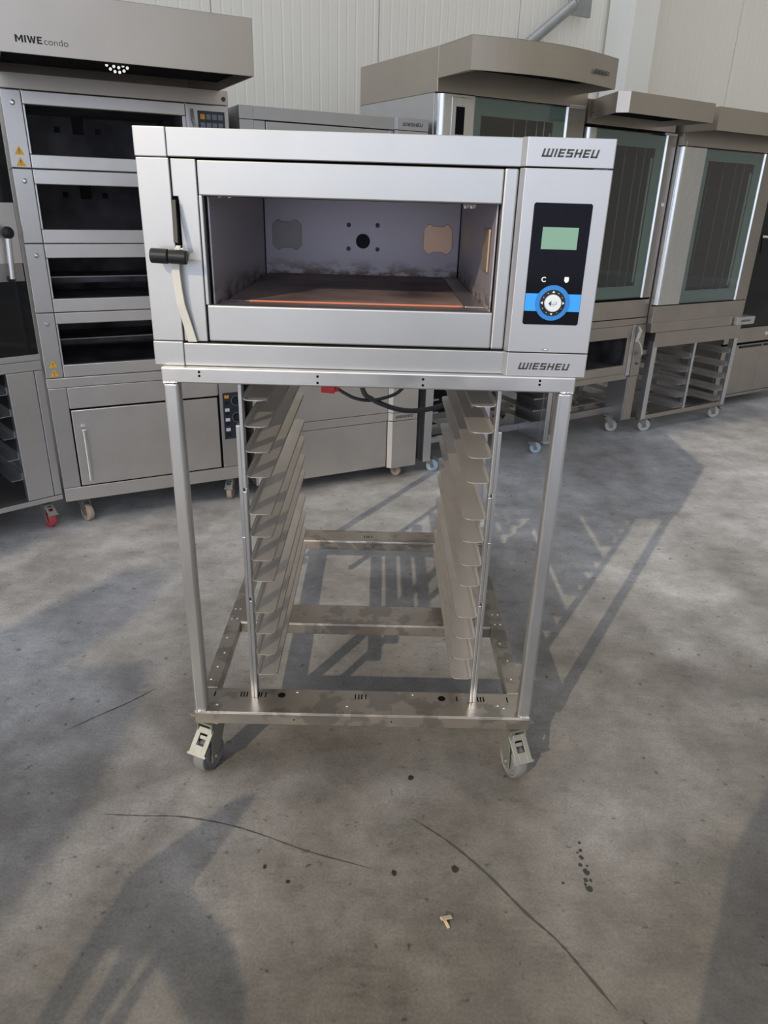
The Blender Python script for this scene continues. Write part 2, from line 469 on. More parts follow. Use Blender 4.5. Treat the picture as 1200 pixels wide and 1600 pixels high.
# ================================================================== SETTING
AM = .46688                                          # direction of the row of machines and of the wall
PM = Vector((-.93008, 1.59706, 0))
def row(s, d, z=0, P=PM, a=AM):
    return Vector((P.x + s * cos(a) - d * sin(a), P.y + s * sin(a) + d * cos(a), z))

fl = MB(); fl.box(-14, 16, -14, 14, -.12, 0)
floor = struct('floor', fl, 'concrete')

# ribbed sandwich-panel wall with real grooves and panel joints
def ribbed_wall():
    m = MB(); bm = m.bm
    prof = []
    s = -8.0; rib = .0633; joint0 = 1.205; jw = 1.118
    joints = [joint0 + jw * k for k in range(-9, 12)]
    xs = []
    k = 0
    while s < 13:
        deep = .0016 if k % 2 == 0 else .0008
        xs += [(s, 0), (s + .0225, 0), (s + .026, deep), (s + .0345, deep), (s + .038, 0)]
        s += rib; k += 1
    xs = [p for p in xs if min(abs(p[0] - j) for j in joints) > .013]
    for j in joints:
        xs += [(j - .0045, 0), (j - .003, .016), (j + .003, .016), (j + .0045, 0)]
    xs.sort()
    lo = [bm.verts.new((x, y, 0)) for x, y in xs]; hi = [bm.verts.new((x, y, 6.0)) for x, y in xs]
    for i in range(len(xs) - 1):
        bm.faces.new((lo[i], lo[i + 1], hi[i + 1], hi[i]))
    # back skin
    a = [bm.verts.new((x, .10, z)) for x, z in ((xs[0][0], 0), (xs[-1][0], 0), (xs[-1][0], 6), (xs[0][0], 6))]
    bm.faces.new(a)
    return m
w = ribbed_wall()
wall = struct('wall_back', w, 'wall')
wall.location = row(0, 1.6); wall.rotation_euler = (0, 0, AM)

# steel column in front of the wall
cb = MB()
cb.box(4.235, 4.475, 1.30, 1.312, 0, 6); cb.box(4.235, 4.475, 1.56, 1.572, 0, 6); cb.box(4.350, 4.360, 1.312, 1.56, 0, 6)
cb.box(4.235, 4.243, 1.312, 1.56, 0, 6)
colm = struct('trim_1', cb, 'paint_white', .002)
colm.location = row(0, 0); colm.rotation_euler = (0, 0, AM)

br = thing('diagonal_brace', 'grey galvanised diagonal brace pipe rising to the white column', 'brace', row(3.45, 1.45, 2.47), AM)
m = MB(); m.cyl((-.45, 0, -.29), (.345, 0, .305), .036, 24); m.build('pipe', 'galv', br, 0, True)
m = MB(); m.box(.30, .50, -.012, .012, .24, .40); m.cyl((.36, -.03, .318), (.36, .03, .318), .012, 8); m.cyl((.40, -.03, .35), (.40, .03, .35), .012, 8)
m.build('bracket', 'galv', br, .003)

# scuffs and stains on the floor
def strip_on_floor(name, pts, hw, mat):
    mm = MB(); P = [Vector((x, y, .0006)) for x, y in pts]
    # smooth with Catmull-Rom
    Q = []
    for i in range(len(P) - 1):
        p0, p1, p2, p3 = P[max(i - 1, 0)], P[i], P[i + 1], P[min(i + 2, len(P) - 1)]
        for t in [k / 8 for k in range(8)]:
            Q.append(.5 * ((2 * p1) + (-p0 + p2) * t + (2 * p0 - 5 * p1 + 4 * p2 - p3) * t * t + (-p0 + 3 * p1 - 3 * p2 + p3) * t ** 3))
    Q.append(P[-1])
    L, R = [], []
    for i, p in enumerate(Q):
        t = (Q[min(i + 1, len(Q) - 1)] - Q[max(i - 1, 0)]).normalized(); nn = Vector((-t.y, t.x, 0))
        h = hw * (.45 + .75 * random.random()) * min(1, i / 5 + .15, (len(Q) - 1 - i) / 5 + .15)
        L.append(mm.bm.verts.new(p + nn * h)); R.append(mm.bm.verts.new(p - nn * h))
    for i in range(len(Q) - 1): mm.bm.faces.new((L[i], L[i + 1], R[i + 1], R[i]))
    return mm.build(name, mat, floor)
strip_on_floor('scuff_line', [(-.201, -.171), (-.101, -.174), (-.002, -.174), (.117, -.194), (.22, -.227), (.337, -.273), (.487, -.317)], .0022, 'scratch')
strip_on_floor('scuff_line', [(.601, -.167), (.687, -.236), (.771, -.327), (.846, -.427), (.904, -.494), (.944, -.558), (.993, -.641)], .0035, 'scratch')
strip_on_floor('scuff_line', [(-.424, .135), (-.354, .204), (-.279, .273), (-.211, .349)], .0022, 'scratch')
mm = MB()
for (x, y, r) in [(1.010, -.365, .010), (1.006, -.340, .006), (1.013, -.318, .008), (1.004, -.298, .005), (1.012, -.276, .006), (1.015, -.255, .005), (1.018, -.232, .004), (1.003, -.352, .004),
                  (1.018, -.34, .004), (1.006, -.262, .003), (1.02, -.30, .0035), (.696, -.316, .010), (.55, -.33, .007), (.60, -.02, .010), (.24, -.32, .005), (.30, -.36, .005), (.95, -.35, .004)]:
    n = 11; ph = random.random() * 6
    vs = [mm.bm.verts.new((x + r * (.65 + .5 * random.random()) * cos(2 * pi * i / n + ph), y + r * (.7 + .7 * random.random()) * sin(2 * pi * i / n + ph), .0008)) for i in range(n)]
    mm.bm.faces.new(vs)
mm.build('oil_stain', 'oil', floor)

chip = thing('wood_splinter', 'small pale splinter lying alone on the bare concrete in front of the stand', 'splinter', (.664, -.452, 0), .5)
m = MB(); m.obox((0, 0, .010), .030, .009, .004, Matrix.Rotation(.35, 3, 'Y')); m.obox((-.004, -.006, .004), .006, .026, .006, Matrix.Rotation(.3, 3, 'X'))
m.build('splinter_wood', 'wood', chip, .001)

# ================================================================== MAIN OVEN
def make_deck_oven(label, group=None):
    W, H, D = .93, .459, .95
    o = thing('deck_oven', label, 'oven', (0, 0, 0), 0, group)
    # --- outer casing
    b = MB()
    b.box(.001, .029, .02, D, 0, H); b.box(W - .03, W - .001, .02, D, .0, H)
    b.box(.029, W - .03, .02, D, H - .03, H - .0005); b.box(.029, W - .03, .02, D, .0005, .03); b.box(.029, W - .03, D - .02, D, .03, H - .03)
    b.box(.735, .752, .03, D - .02, .03, H - .03)
    b.build('casing', 'steel_cool', o, .002)
    # --- front bands and corner caps
    m = MB(); m.box(.0625, .7525, 0, .04, .4075, H); m.build('top_band', 'steel_front', o, .0018)
    m = MB(); m.box(.0640, .7525, 0, .04, .0, .0485); m.build('bottom_band', 'steel_front', o, .0018)
    m = MB(); m.box(-.001, .0620, -.001, .04, .4065, H + .0005); m.build('corner_cap', 'steel_front', o, .0022, seg=3)
    m = MB(); m.box(-.001, .0635, -.001, .04, -.0005, .0515); m.build('corner_cap', 'steel_front', o, .0022, seg=3)
    m = MB(); m.box(0, .0640, 0, .04, .0525, .4055); m.build('corner_post', 'steel_front', o, .0018, seg=3)
    # dark slot of the lever with gap strips around the door
    m = MB(); m.box(.0655, .0745, -.0012, .012, .245, .333); m.build('lever_slot', 'dark', o)
    m = MB(); m.ring((.064, .752, .040, .415), (.125, .720, .128, .338), .024, .030); m.build('door_gasket', 'dark', o)
    # --- door
    m = MB(); m.prism([(.0655, .0520), (.1155, .0520), (.1155, .4050), (.0655, .4050), (.0655, .336), (.0760, .336), (.0760, .240), (.0655, .240)], .004, .034)
    m.build('door_side_panel', 'steel_front', o, .002)
    m = MB(); m.box(.7222, .7500, .002, .034, .0520, .4050); m.build('door_side_panel', 'steel_front', o, .004)
    door = bpy.data.objects.new('door', None); COL.objects.link(door); door.parent = o
    m = MB(); m.box(.1180, .7215, .001, .024, .3390, .4035); m.build('upper_rail', 'steel_front', door, .003)
    m = MB(); m.box(.1200, .7215, .001, .024, .0535, .1285); m.build('lower_rail', 'steel_front', door, .003)
    m = MB(); m.box(.1170, .1245, .003, .024, .128, .340); m.build('side_bead', 'steel_front', door, .002)
    m = MB(); m.box(.1245, .7220, .014, .018, .128, .340); m.build('glass_pane', 'glass', door)
    # --- baking chamber
    m = MB(); x0, x1, y0, y1, z0, z1 = .132, .716, .026, .74, .120, .372
    m.box(x0 - .003, x0, y0, y1, z0, z1); m.box(x1, x1 + .003, y0, y1, z0, z1)
    m.box(x0, x1, y1, y1 + .003, z0, z1); m.box(x0, x1, y0, y1, z1, z1 + .003); m.box(x0, x1, y0, y1, z0 - .003, z0)
    m.build('chamber', 'chamber', o)
    for xa, xb in ((x0 + .0005, x0 + .003), (x1 - .003, x1 - .0005)):
        m = MB(); m.box(xa, xb, y1 - .004, y1, z0, z1); m.build('corner_seam', 'dark', o)
    m = MB(); m.box(x0 + .012, x1 - .045, y0 + .075, y1 - .004, z0 + .0005, z0 + .008)
    m.build('baking_stone', 'stone', o, .002)
    m = MB(); m.box(x0 + .06, x1 - .05, y0 + .0735, y0 + .0745, z0 + .0055, z0 + .0085); m.build('edge_glint', 'orange_glint', o)  # strip painted as the orange sun glint along the stone's front
    m = MB(); m.box(x0 + .001, x1 - .001, y0 + .004, y0 + .073, z0 + .0005, z0 + .006); m.box(x1 - .043, x1 - .001, y0 + .073, y1 - .002, z0 + .0005, z0 + .007)
    m.build('stone_edge_rail', 'steel_old', o, .001)
    def vent(cx, cz, mat):
        v = MB(); a, h, c = .043, .036, .008
        poly = [(cx - a + c, cz - h), (cx - a + c * 1.8, cz - h - .006), (cx - a + c * 2.6, cz - h - .006), (cx - a + c * 3.4, cz - h), (cx + a - c * 3.4, cz - h), (cx + a - c * 2.6, cz - h - .006), (cx + a - c * 1.8, cz - h - .006), (cx + a - c, cz - h),
                (cx + a, cz - h + c), (cx + a, cz + h - c), (cx + a - c, cz + h), (cx + a - c * 1.8, cz + h + .006), (cx + a - c * 2.6, cz + h + .006), (cx + a - c * 3.4, cz + h), (cx - a + c * 3.4, cz + h), (cx - a + c * 2.6, cz + h + .006), (cx - a + c * 1.8, cz + h + .006), (cx - a + c, cz + h),
                (cx - a, cz + h - c), (cx - a, cz - h + c)]
        v.prism(poly, y1 - .006, y1 - .001)
        return v.build('vent_plate', mat, o, .001)
    vent(.200, .236, 'vent')['label'] = 'dull grey vent plate'
    vent(.650, .235, 'copper')['label'] = 'copper-coloured vent plate'
    m = MB(); m.box(x1 - .006, x1 - .001, .075, .165, .202, .290); m.build('vent_plate', 'brass', o, .002)
    m = MB(); m.cyl((.426, y1 - .0012, .224), (.426, y1 + .0, .224), .021, 28); m.build('fan_hole', 'dark', o)
    for (bx, bz) in ((.383, .268), (.469, .269), (.383, .202), (.470, .202)):
        m = MB(); m.lathe([(0, .003), (.004, .003), (.0062, .0015), (.0065, 0), (0, 0)], (bx, y1, bz), (0, -1, 0), 12); m.build('bolt_head', 'ink', o)
    for bx in (.655, .668, .150, .170):
        m = MB(); m.lathe([(0, .008), (.006, .008), (.007, .003), (.010, 0), (0, 0)], (bx, .045, .3375 if bx > .5 else .345), (0, 0, -1), 10); m.cyl((bx, .045, .3375), (bx, .045, z1), .003, 6)
        m.build('hanging_bolt', 'bolt', o)
    # --- lever with black grip
    m = MB(); m.sweep_plate([(.070, -.010, .330), (.072, -.020, .290), (.0735, -.030, .252)], .0040, .004, (1, 0, 0)); m.build('lever_neck', 'black', o)
    lev = bpy.data.objects.new('door_lever', None); COL.objects.link(lev); lev.parent = o
    m = MB()
    m.sweep_plate([(.0745, -.016, .246), (.0670, -.016, .225), (.0640, -.014, .195), (.0650, -.012, .165), (.0680, -.010, .130), (.0770, -.006, .090), (.0850, -.003, .052)], [.005, .0065, .0085, .0085, .0085, .0090, .0095], .004, (1, 0, 0))
    m.build('lever_strip', 'cream', lev, .001)
    m = MB(); m.cyl((.0580, -.033, .226), (.0940, -.033, .2245), .0135, 28); m.build('grip', 'black', lev, .0025, True)
    m = MB(); m.cyl((.0220, -.033, .2270), (.0575, -.033, .226), .0145, 28); m.build('grip', 'black', lev, .0025, True)
    # --- control column
    c0 = -.014
    m = MB()
    prof = [(.7515, .0), (.7590, c0), (.9285, c0), (.9300, c0 + .0015), (.9300, .06), (.7515, .06)]
    m.prism(prof, .0515, .4060, 'z'); m.build('control_housing', 'steel_panel', o, .0015)
    m = MB(); m.prism(prof, .4085, H + .001, 'z'); m.build('control_cap', 'steel_panel', o, .0015)
    m = MB(); m.prism(prof, -.0005, .0495, 'z'); m.build('control_base', 'steel_panel', o, .0015)
    logo(o, .787, .4260, .1115, .0145, c0)
    logo(o, .783, .0145, .1115, .0145, c0)
    # touch panel
    tp = MB(); a0, a1, b0, b1, r = .783, .899, .1100, .3450, .003
    tp.prism([(a0 + r, b0), (a1 - r, b0), (a1, b0 + r), (a1, b1 - r), (a1 - r, b1), (a0 + r, b1), (a0, b1 - r), (a0, b0 + r)], c0 - .0015, c0 + .001)
    panel = tp.build('touch_panel', 'black_glass', o)
    yp = c0 - .0015
    m = MB(); m.box(.8045, .8765, yp - .0006, yp, .2590, .3005); m.build('screen', 'lcd', panel)
    m = MB(); m.box(a0 + .0005, a1 - .0005, yp - .0004, yp, .1375, .1725); m.build('blue_band', 'blue_band', panel)
    cx, cz = .8405, .1545
    m = MB(); m.tube_ring((cx, yp - .0010, cz), (0, 1, 0), .0355, .0265, .0020, 48); m.build('blue_ring', 'blue', panel)
    m = MB(); m.cyl((cx, yp - .0001, cz), (cx, yp - .0022, cz), .0266, 48); dial = m.build('dial', 'black', panel)
    m = MB(); m.lathe([(0, .009), (.0155, .009), (.0170, .0078), (.0174, .002), (.0174, 0), (0, 0)], (cx, yp - .0022, cz), (0, -1, 0), 48); m.build('dial_button', 'knob_face', panel, 0, True)
    yd = yp - .0022 - .009
    m = MB(); m.prism([(cx - .0105, cz), (cx - .0045, cz + .0055), (cx - .0045, cz - .0055)], yd - .0004, yd + .0001); m.build('arrow_mark', 'ink', panel)
    m = MB(); m.box(cx - .0045, cx + .007, yd - .0004, yd + .0001, cz - .0014, cz - .0003); m.box(cx + .0058, cx + .007, yd - .0004, yd + .0001, cz - .0014, cz + .004); m.box(cx - .001, cx + .004, yd - .0004, yd, cz + .0032, cz + .0037); m.box(cx - .003, cx + .004, yd - .0004, yd, cz - .0044, cz - .0037)
    m.build('arrow_mark', 'grey_btn', panel)
    m = MB(); rr = .0222; yk = yp - .0022
    for ang, up in ((90, 1), (0, 1), (180, 1), (270, 1)):
        t = radians(ang); d = Vector((cos(t), 0, sin(t))); e = Vector((-sin(t), 0, cos(t))); c = Vector((cx, 0, cz)) + d * rr
        P = [c + d * .0026, c - d * .0018 + e * .0030, c - d * .0018 - e * .0030]
        m.prism([(p.x, p.z) for p in P], yk - .0005, yk + .0001)
    for ang in (30, 60, 120, 150, 210, 240, 300, 330):
        t = radians(ang); m.cyl((cx + rr * cos(t), yk - .0005, cz + rr * sin(t)), (cx + rr * cos(t), yk, cz + rr * sin(t)), .0008, 8)
    m.build('direction_marks', 'white', panel)
    text_part('clear_symbol', 'C', .0135, 'white', panel, (.8125, yp - .0004, .1960), bold=.0003)
    m = MB(); m.prism([(.8600, .2065), (.8685, .2065), (.8690, .1990), (.8660, .1955), (.8625, .1955), (.8597, .1990)], yp - .0006, yp); m.build('cup_symbol', 'white', panel)
    m = MB(); m.ring((.8330, .8430, .0560, .0600), (.8340, .8420, .0568, .0592), c0 - .0005, c0 + .0005); m.box(.8305, .8312, c0 - .0005, c0, .0565, .0595); m.build('port_mark', 'ink', o)
    m = MB(); m.box(.8340, .8420, c0 - .0003, c0 + .0005, .0568, .0592); m.build('port_cover', 'white', o)
    return o

oven = make_deck_oven('large front deck oven with blue dial, empty baking chamber, standing on the open wheeled stand')
oven.location = (0, 0, 1.1310)

# ================================================================== STAND
stand = thing('oven_stand', 'bare stainless steel wheeled stand with tray slides carrying the front deck oven', 'stand', (0, 0, 0))
YS = -.0196; X0, X1 = .0155, .9109; ZB, ZBB = .2131, .1735; YR = 1.133
# upper frame
m = MB(); m.box(X0, X1, YS, YS + .035, 1.0965, 1.1305)
um = m.build('top_front_beam', 'steel_frame', stand, .003)
for hx, za, zb in ((.097, 1.1220, 1.1135), (.352, 1.1190, 1.1050), (.580, 1.1190, 1.1060), (.833, 1.1225, 1.1140)):
    for zz in (za, zb):
        m = MB(); m.cyl((hx, YS - .0006, zz), (hx, YS + .001, zz), .0028, 12); m.build('drilled_hole', 'dark', um)
for (a, b) in ((X0, X0 + .032), (X1 - .032, X1)):
    m = MB(); m.box(a, b, YS + .035, YR, 1.0985, 1.1300); m.build('top_side_beam', 'steel_frame', stand, .003)
m = MB(); m.box(X0 + .032, X1 - .032, YR - .035, YR, 1.0985, 1.1300); m.build('top_rear_beam', 'steel_frame', stand, .003)
# legs
for (a, b, ya) in ((X0 + .001, X0 + .034, YS + .001), (X1 - .034, X1 - .001, YS + .001), (X0 + .001, X0 + .034, YR - .035), (X1 - .034, X1 - .001, YR - .035)):
    m = MB(); m.box(a, b, ya, ya + .033, ZB - .001, 1.0975); m.build('leg', 'steel_leg', stand, .007, seg=4)
for a, b in ((X0 + .001, X0 + .034), (X1 - .034, X1 - .001)):
    for zz in (ZB, 1.0965):
        m = MB()
        m.tube([(a + .002 + t / 13 * (b - a - .004), YS + .0005, zz + .0015 * random.random()) for t in range(14)], [.002 + .0016 * random.random() for t in range(14)], 8)
        m.build('weld_bead', 'steel_old', stand, 0, True)
# base frame: folded channels
def channel(name, x0, x1, y0, y1, bevel=.002, t=.004):
    q = MB(); q.box(x0, x1, y0, y1, ZB - t, ZB); q.box(x0, x1, y0, y0 + t, ZBB, ZB - t); q.box(x0, x1, y1 - t, y1, ZBB, ZB - t)
    return q.build(name, 'steel_base', stand, bevel)
ff = channel('base_front_beam', X0, X1, YS, .0829)
channel('base_middle_beam', .0572, .8646, .4213, .5374)
rf = channel('base_rear_beam', X0, X1, 1.0317, YR)
for (a, b) in ((X0, .0572), (.8646, X1)):
    q = MB(); q.box(a, b, .0829, 1.0317, ZB - .004, ZB); q.box(a, a + .004, .0829, 1.0317, ZBB, ZB - .004); q.box(b - .004, b, .0829, 1.0317, ZBB, ZB - .004)
    q.build('base_side_rail', 'steel_base', stand, .002)
def slot(par, x, y, tilt=0, L=.020, w=.0032):
    m = MB(); m.obox((x, y, ZB + .0003), w, L, .0012, Matrix.Rotation(tilt, 3, 'Z')); m.build('slot_cutout', 'dark', par)
for x in (.055, .127, .135, .143, .176, .182, .194, .441, .4505, .4585, .470, .721, .757, .765, .779, .787, .795, .860): slot(ff, x, .055)
for x in (.238, .679):
    m = MB(); m.cyl((x, .055, ZB - .0005), (x, .055, ZB + .0008), .0105, 22); m.build('round_cutout', 'dark', ff)
for x in (.28, .54):
    m = MB(); m.cyl((x, YS - .0006, ZBB + .018), (x, YS + .001, ZBB + .018), .0022, 10); m.build('round_cutout', 'dark', ff)
for x in (.441, .4505, .4585, .470): slot(rf, x, 1.075)
m = MB()
for (x, y) in ((.030, .12), (.036, .18), (.042, .25), (.034, .33), (.028, .44), (.044, .44), (.028, .50), (.044, .50), (.886, .15), (.890, .24), (.88, .33), (.880, .44), (.898, .44), (.880, .50), (.898, .50), (.845, .02), (.83, .03), (.07, .01), (.28, .07), (.42, .015), (.60, .07)):
    m.lathe([(0, .0018), (.003, .0012), (.0042, 0), (0, 0)], (x, y, ZB), (0, 0, 1), 8)
m.build('spot_welds', 'bolt', stand)
# slide uprights: slim combs with a wider channel joined beside them, notched at the section joints
def upright(xo, sgn, y, front):
    """xo: outer face x; sgn=+1 on the left side (slides point to +x)"""
    q = MB()
    x = lambda d: xo + sgn * d
    def bx(d0, d1, y0, y1, z0, z1):
        a, b = sorted((x(d0), x(d1))); q.box(a, b, y0, y1, z0, z1)
    bx(.010, .0185, y, y + .030, .830, 1.0985)                 # slim top comb
    bx(.000, .0095, y + .004, y + .026, .70, .985)             # joined channel, upper section
    for za, zb in ((.835, .830), ):
        pass
    bx(.010, .0185, y, y + .030, .528, .822)                   # middle comb, notch above it
    bx(.001, .0095, y + .002, y + .028, .2131, .700)
    bx(.010, .0185, y, y + .030, .2131, .520)
    bx(.012, .0180, y + .012, y + .030, .520, .528); bx(.012, .0180, y + .012, y + .030, .822, .830)
    return q.build('slide_upright', 'steel_leg', stand, .0015)
upright(.1560, 1, .040, True); upright(.7735, -1, .040, True)
upright(.1560, 1, .830, False); upright(.7735, -1, .830, False)
ZS = [1.045, .982, .920, .857, .761, .700, .634, .575, .482, .418, .352, .288]
def slide(x_in, sgn, z):
    """folded sheet: shelf with rounded front corner, outer edge curling up against the upright"""
    q = MB(); bm = q.bm; t = .0016
    y0, y1 = .046, .868
    sec = [(.0535, .012), (.0530, .006), (.0500, .002), (.044, .0002), (.020, 0), (.0, 0), (-.0006, -.008)]   # distance outwards from inner edge, height
    ys = [y0, y0 + .003, y0 + .008, y0 + .016, y0 + .40, y1 - .016, y1 - .008, y1 - .003, y1]
    inset = [.016, .008, .003, 0, 0, 0, .003, .008, .016]
    top, bot = [], []
    for yy, ins in zip(ys, inset):
        ra, rb = [], []
        for d, h in sec:
            dd = max(d, ins) if d < .02 else d
            hh = h if not (d < 0 and ins > 0) else 0
            X = x_in - sgn * dd
            ra.append(bm.verts.new((X, yy, z + hh))); rb.append(bm.verts.new((X, yy, z + hh - t)))
        top.append(ra); bot.append(rb)
    for A, B, rev in ((top[i], top[i + 1], 0) for i in range(len(ys) - 1)):
        for k in range(len(sec) - 1): bm.faces.new((A[k], A[k + 1], B[k + 1], B[k]))
    for A, B in ((bot[i], bot[i + 1]) for i in range(len(ys) - 1)):
        for k in range(len(sec) - 1): bm.faces.new((B[k], B[k + 1], A[k + 1], A[k]))
    for i in range(len(ys) - 1):
        for k in (0, len(sec) - 1): bm.faces.new((top[i][k], top[i + 1][k], bot[i + 1][k], bot[i][k]))
    for i in (0, len(ys) - 1):
        for k in range(len(sec) - 1): bm.faces.new((top[i][k], bot[i][k], bot[i][k + 1], top[i][k + 1]))
    # web that ties the shelf to the upright at the front and the back
    xo = x_in - sgn * .0545
    for (ya, yb) in ((.046, .066), (.838, .858)):
        a, b = sorted((xo, xo - sgn * .0012)); q.box(a, b, ya, yb, z - .004, z + .036)
    return q.build('tray_slide', 'steel_slide', stand)
sl_l = slide(.2285, 1, 0); sl_r = slide(.7010, -1, 0)
for i, z in enumerate(ZS):
    for src in (sl_l, sl_r):
        s = src if i == 0 else src.copy()
        if i: COL.objects.link(s); s.parent = stand
        s.location = (0, 0, z)
# casters
make_caster(stand, .0300 + .020, .036, ZBB, radians(-24), 'rubber')
make_caster(stand, .893 - .018, .036, ZBB, radians(20), 'rubber')
make_caster(stand, .060, 1.08, ZBB, radians(160), 'rubber', False)
make_caster(stand, .866, 1.08, ZBB, radians(200), 'rubber', False)

# cable with red plug under the oven
cable = thing('power_cable', 'black power cable with red plug dangling under the front oven', 'cable', (.31, .93, .9))
def spl(pts, n=10):
    P = [Vector(p) for p in pts]; Q = []
    for i in range(len(P) - 1):
        p0, p1, p2, p3 = P[max(i - 1, 0)], P[i], P[i + 1], P[min(i + 2, len(P) - 1)]
        for k in range(n):
            t = k / n
            Q.append(.5 * ((2 * p1) + (-p0 + p2) * t + (2 * p0 - 5 * p1 + 4 * p2 - p3) * t * t + (-p0 + 3 * p1 - 3 * p2 + p3) * t ** 3))
    Q.append(P[-1]); return Q
m = MB(); m.cyl((-0.027, 0, -0.038), (0.021, 0, -0.041), .020, 20); m.cyl((0.021, 0, -0.041), (0.033, 0, -0.044), .014, 16, .009)
m.cyl((-0.015, 0, -0.038), (-0.015, 0, -0.008), .012, 14)
plug = m.build('plug', 'red', cable, .003, True)
m = MB(); m.tube(spl([(0.029, 0, -0.043), (0.054, 0, -0.058), (0.09, 0, -0.075), (0.139, 0, -0.082), (0.193, 0, -0.072), (0.247, 0, -0.046), (0.28200000000000003, 0, 0.013999999999999999), (0.297, -0.02, 0.12), (0.297, -0.03, 0.224)]), .0060, 10)
m.build('thin_lead', 'cable', cable, 0, True)
m = MB(); m.tube(spl([(0.088, 0.0, 0.224), (0.093, 0.0, 0.1), (0.118, 0, -0.043), (0.151, 0, -0.077), (0.193, 0, -0.096), (0.241, 0, -0.111), (0.29, 0, -0.116), (0.344, 0, -0.11), (0.398, 0, -0.094), (0.458, 0.01, -0.064), (0.488, 0.01, 0.05), (0.488, 0.0, 0.224)]), .0088, 10)
m.build('thick_lead', 'cable', cable, 0, True)
# ================================================================== BACKGROUND MACHINES
def frame(P, a, s0=0.0):
    """location of a thing whose local x runs along its front, starting s0 along it"""
    return (P[0] + s0 * cos(a), P[1] + s0 * sin(a), 0)

def bx(name, mat, par, x0, x1, y0, y1, z0, z1, bev=.002):
    m = MB(); m.box(x0, x1, y0, y1, z0, z1); return m.build(name, mat, par, bev)

def rng(name, mat, par, outer, inner, y0, y1, bev=.002):
    m = MB(); m.ring(outer, inner, y0, y1); return m.build(name, mat, par, bev)

# ---- tall four-deck oven at the left ---------------------------------------------------
dk = thing('stacked_deck_oven', 'tall four-deck oven with hood and warning stickers, at left behind the front oven', 'oven', frame(PM, AM, -.055), AM)
W = .881
edges = [.705, .986, 1.264, 1.544, 1.818]
wins = [(.762, .937), (1.044, 1.206), (1.320, 1.487), (1.597, 1.768)]
m = MB(); m.box(.002, W - .002, .02, 1.0, .118, .662); m.build('base_casing', 'steel_old', dk, .002)
bx('base_plinth', 'steel_old', dk, 0, W, 0, .03, .118, .184)
bx('base_post', 'steel_old_v', dk, 0, .074, 0, .03, .186, .659)
bx('base_band', 'steel_old', dk, -.002, W, -.004, .03, .662, .704)
bx('base_upper_panel', 'steel_old', dk, .077, .752, 0, .03, .562, .659)
m = MB(); m.box(.074, .758, .004, .03, .184, .562); m.build('door_gap', 'dark', dk)
d = bx('cabinet_door', 'steel_old', dk, .080, .748, -.002, .03, .190, .554, .003)
m = MB(); m.tube([(.122, -.032, .468), (.122, -.032, .222)], .0105, 16); m.cyl((.122, 0, .45), (.122, -.03, .45), .005, 8); m.cyl((.122, 0, .24), (.122, -.03, .24), .005, 8)
m.build('door_handle', 'alu', d, 0, True)
c = bx('control_column', 'steel_old_v', dk, .760, W, 0, .03, .186, .659)
kp = bx('control_plate', 'navy', c, .775, .868, -.003, .0, .335, .572, .001)
for k, (zz, mt) in enumerate(((.553, 'orange_btn'), (.520, 'black'), (.486, 'white'), (.468, 'black'), (.436, 'white'), (.415, 'black'), (.385, 'white'), (.358, 'black'))):
    bx('rocker_switch', mt, kp, .783, .805, -.007, -.003, zz - .008, zz + .008, .001)
for zz in (.530, .445):
    m = MB(); m.tube_ring((.842, -.0035, zz), (0, 1, 0), .026, .0235, .001, 28); m.build('dial_scale', 'grey_btn', kp)
    m = MB(); m.cyl((.842, -.003, zz), (.842, -.020, zz), .018, 24); m.build('control_knob', 'black', kp, .002)
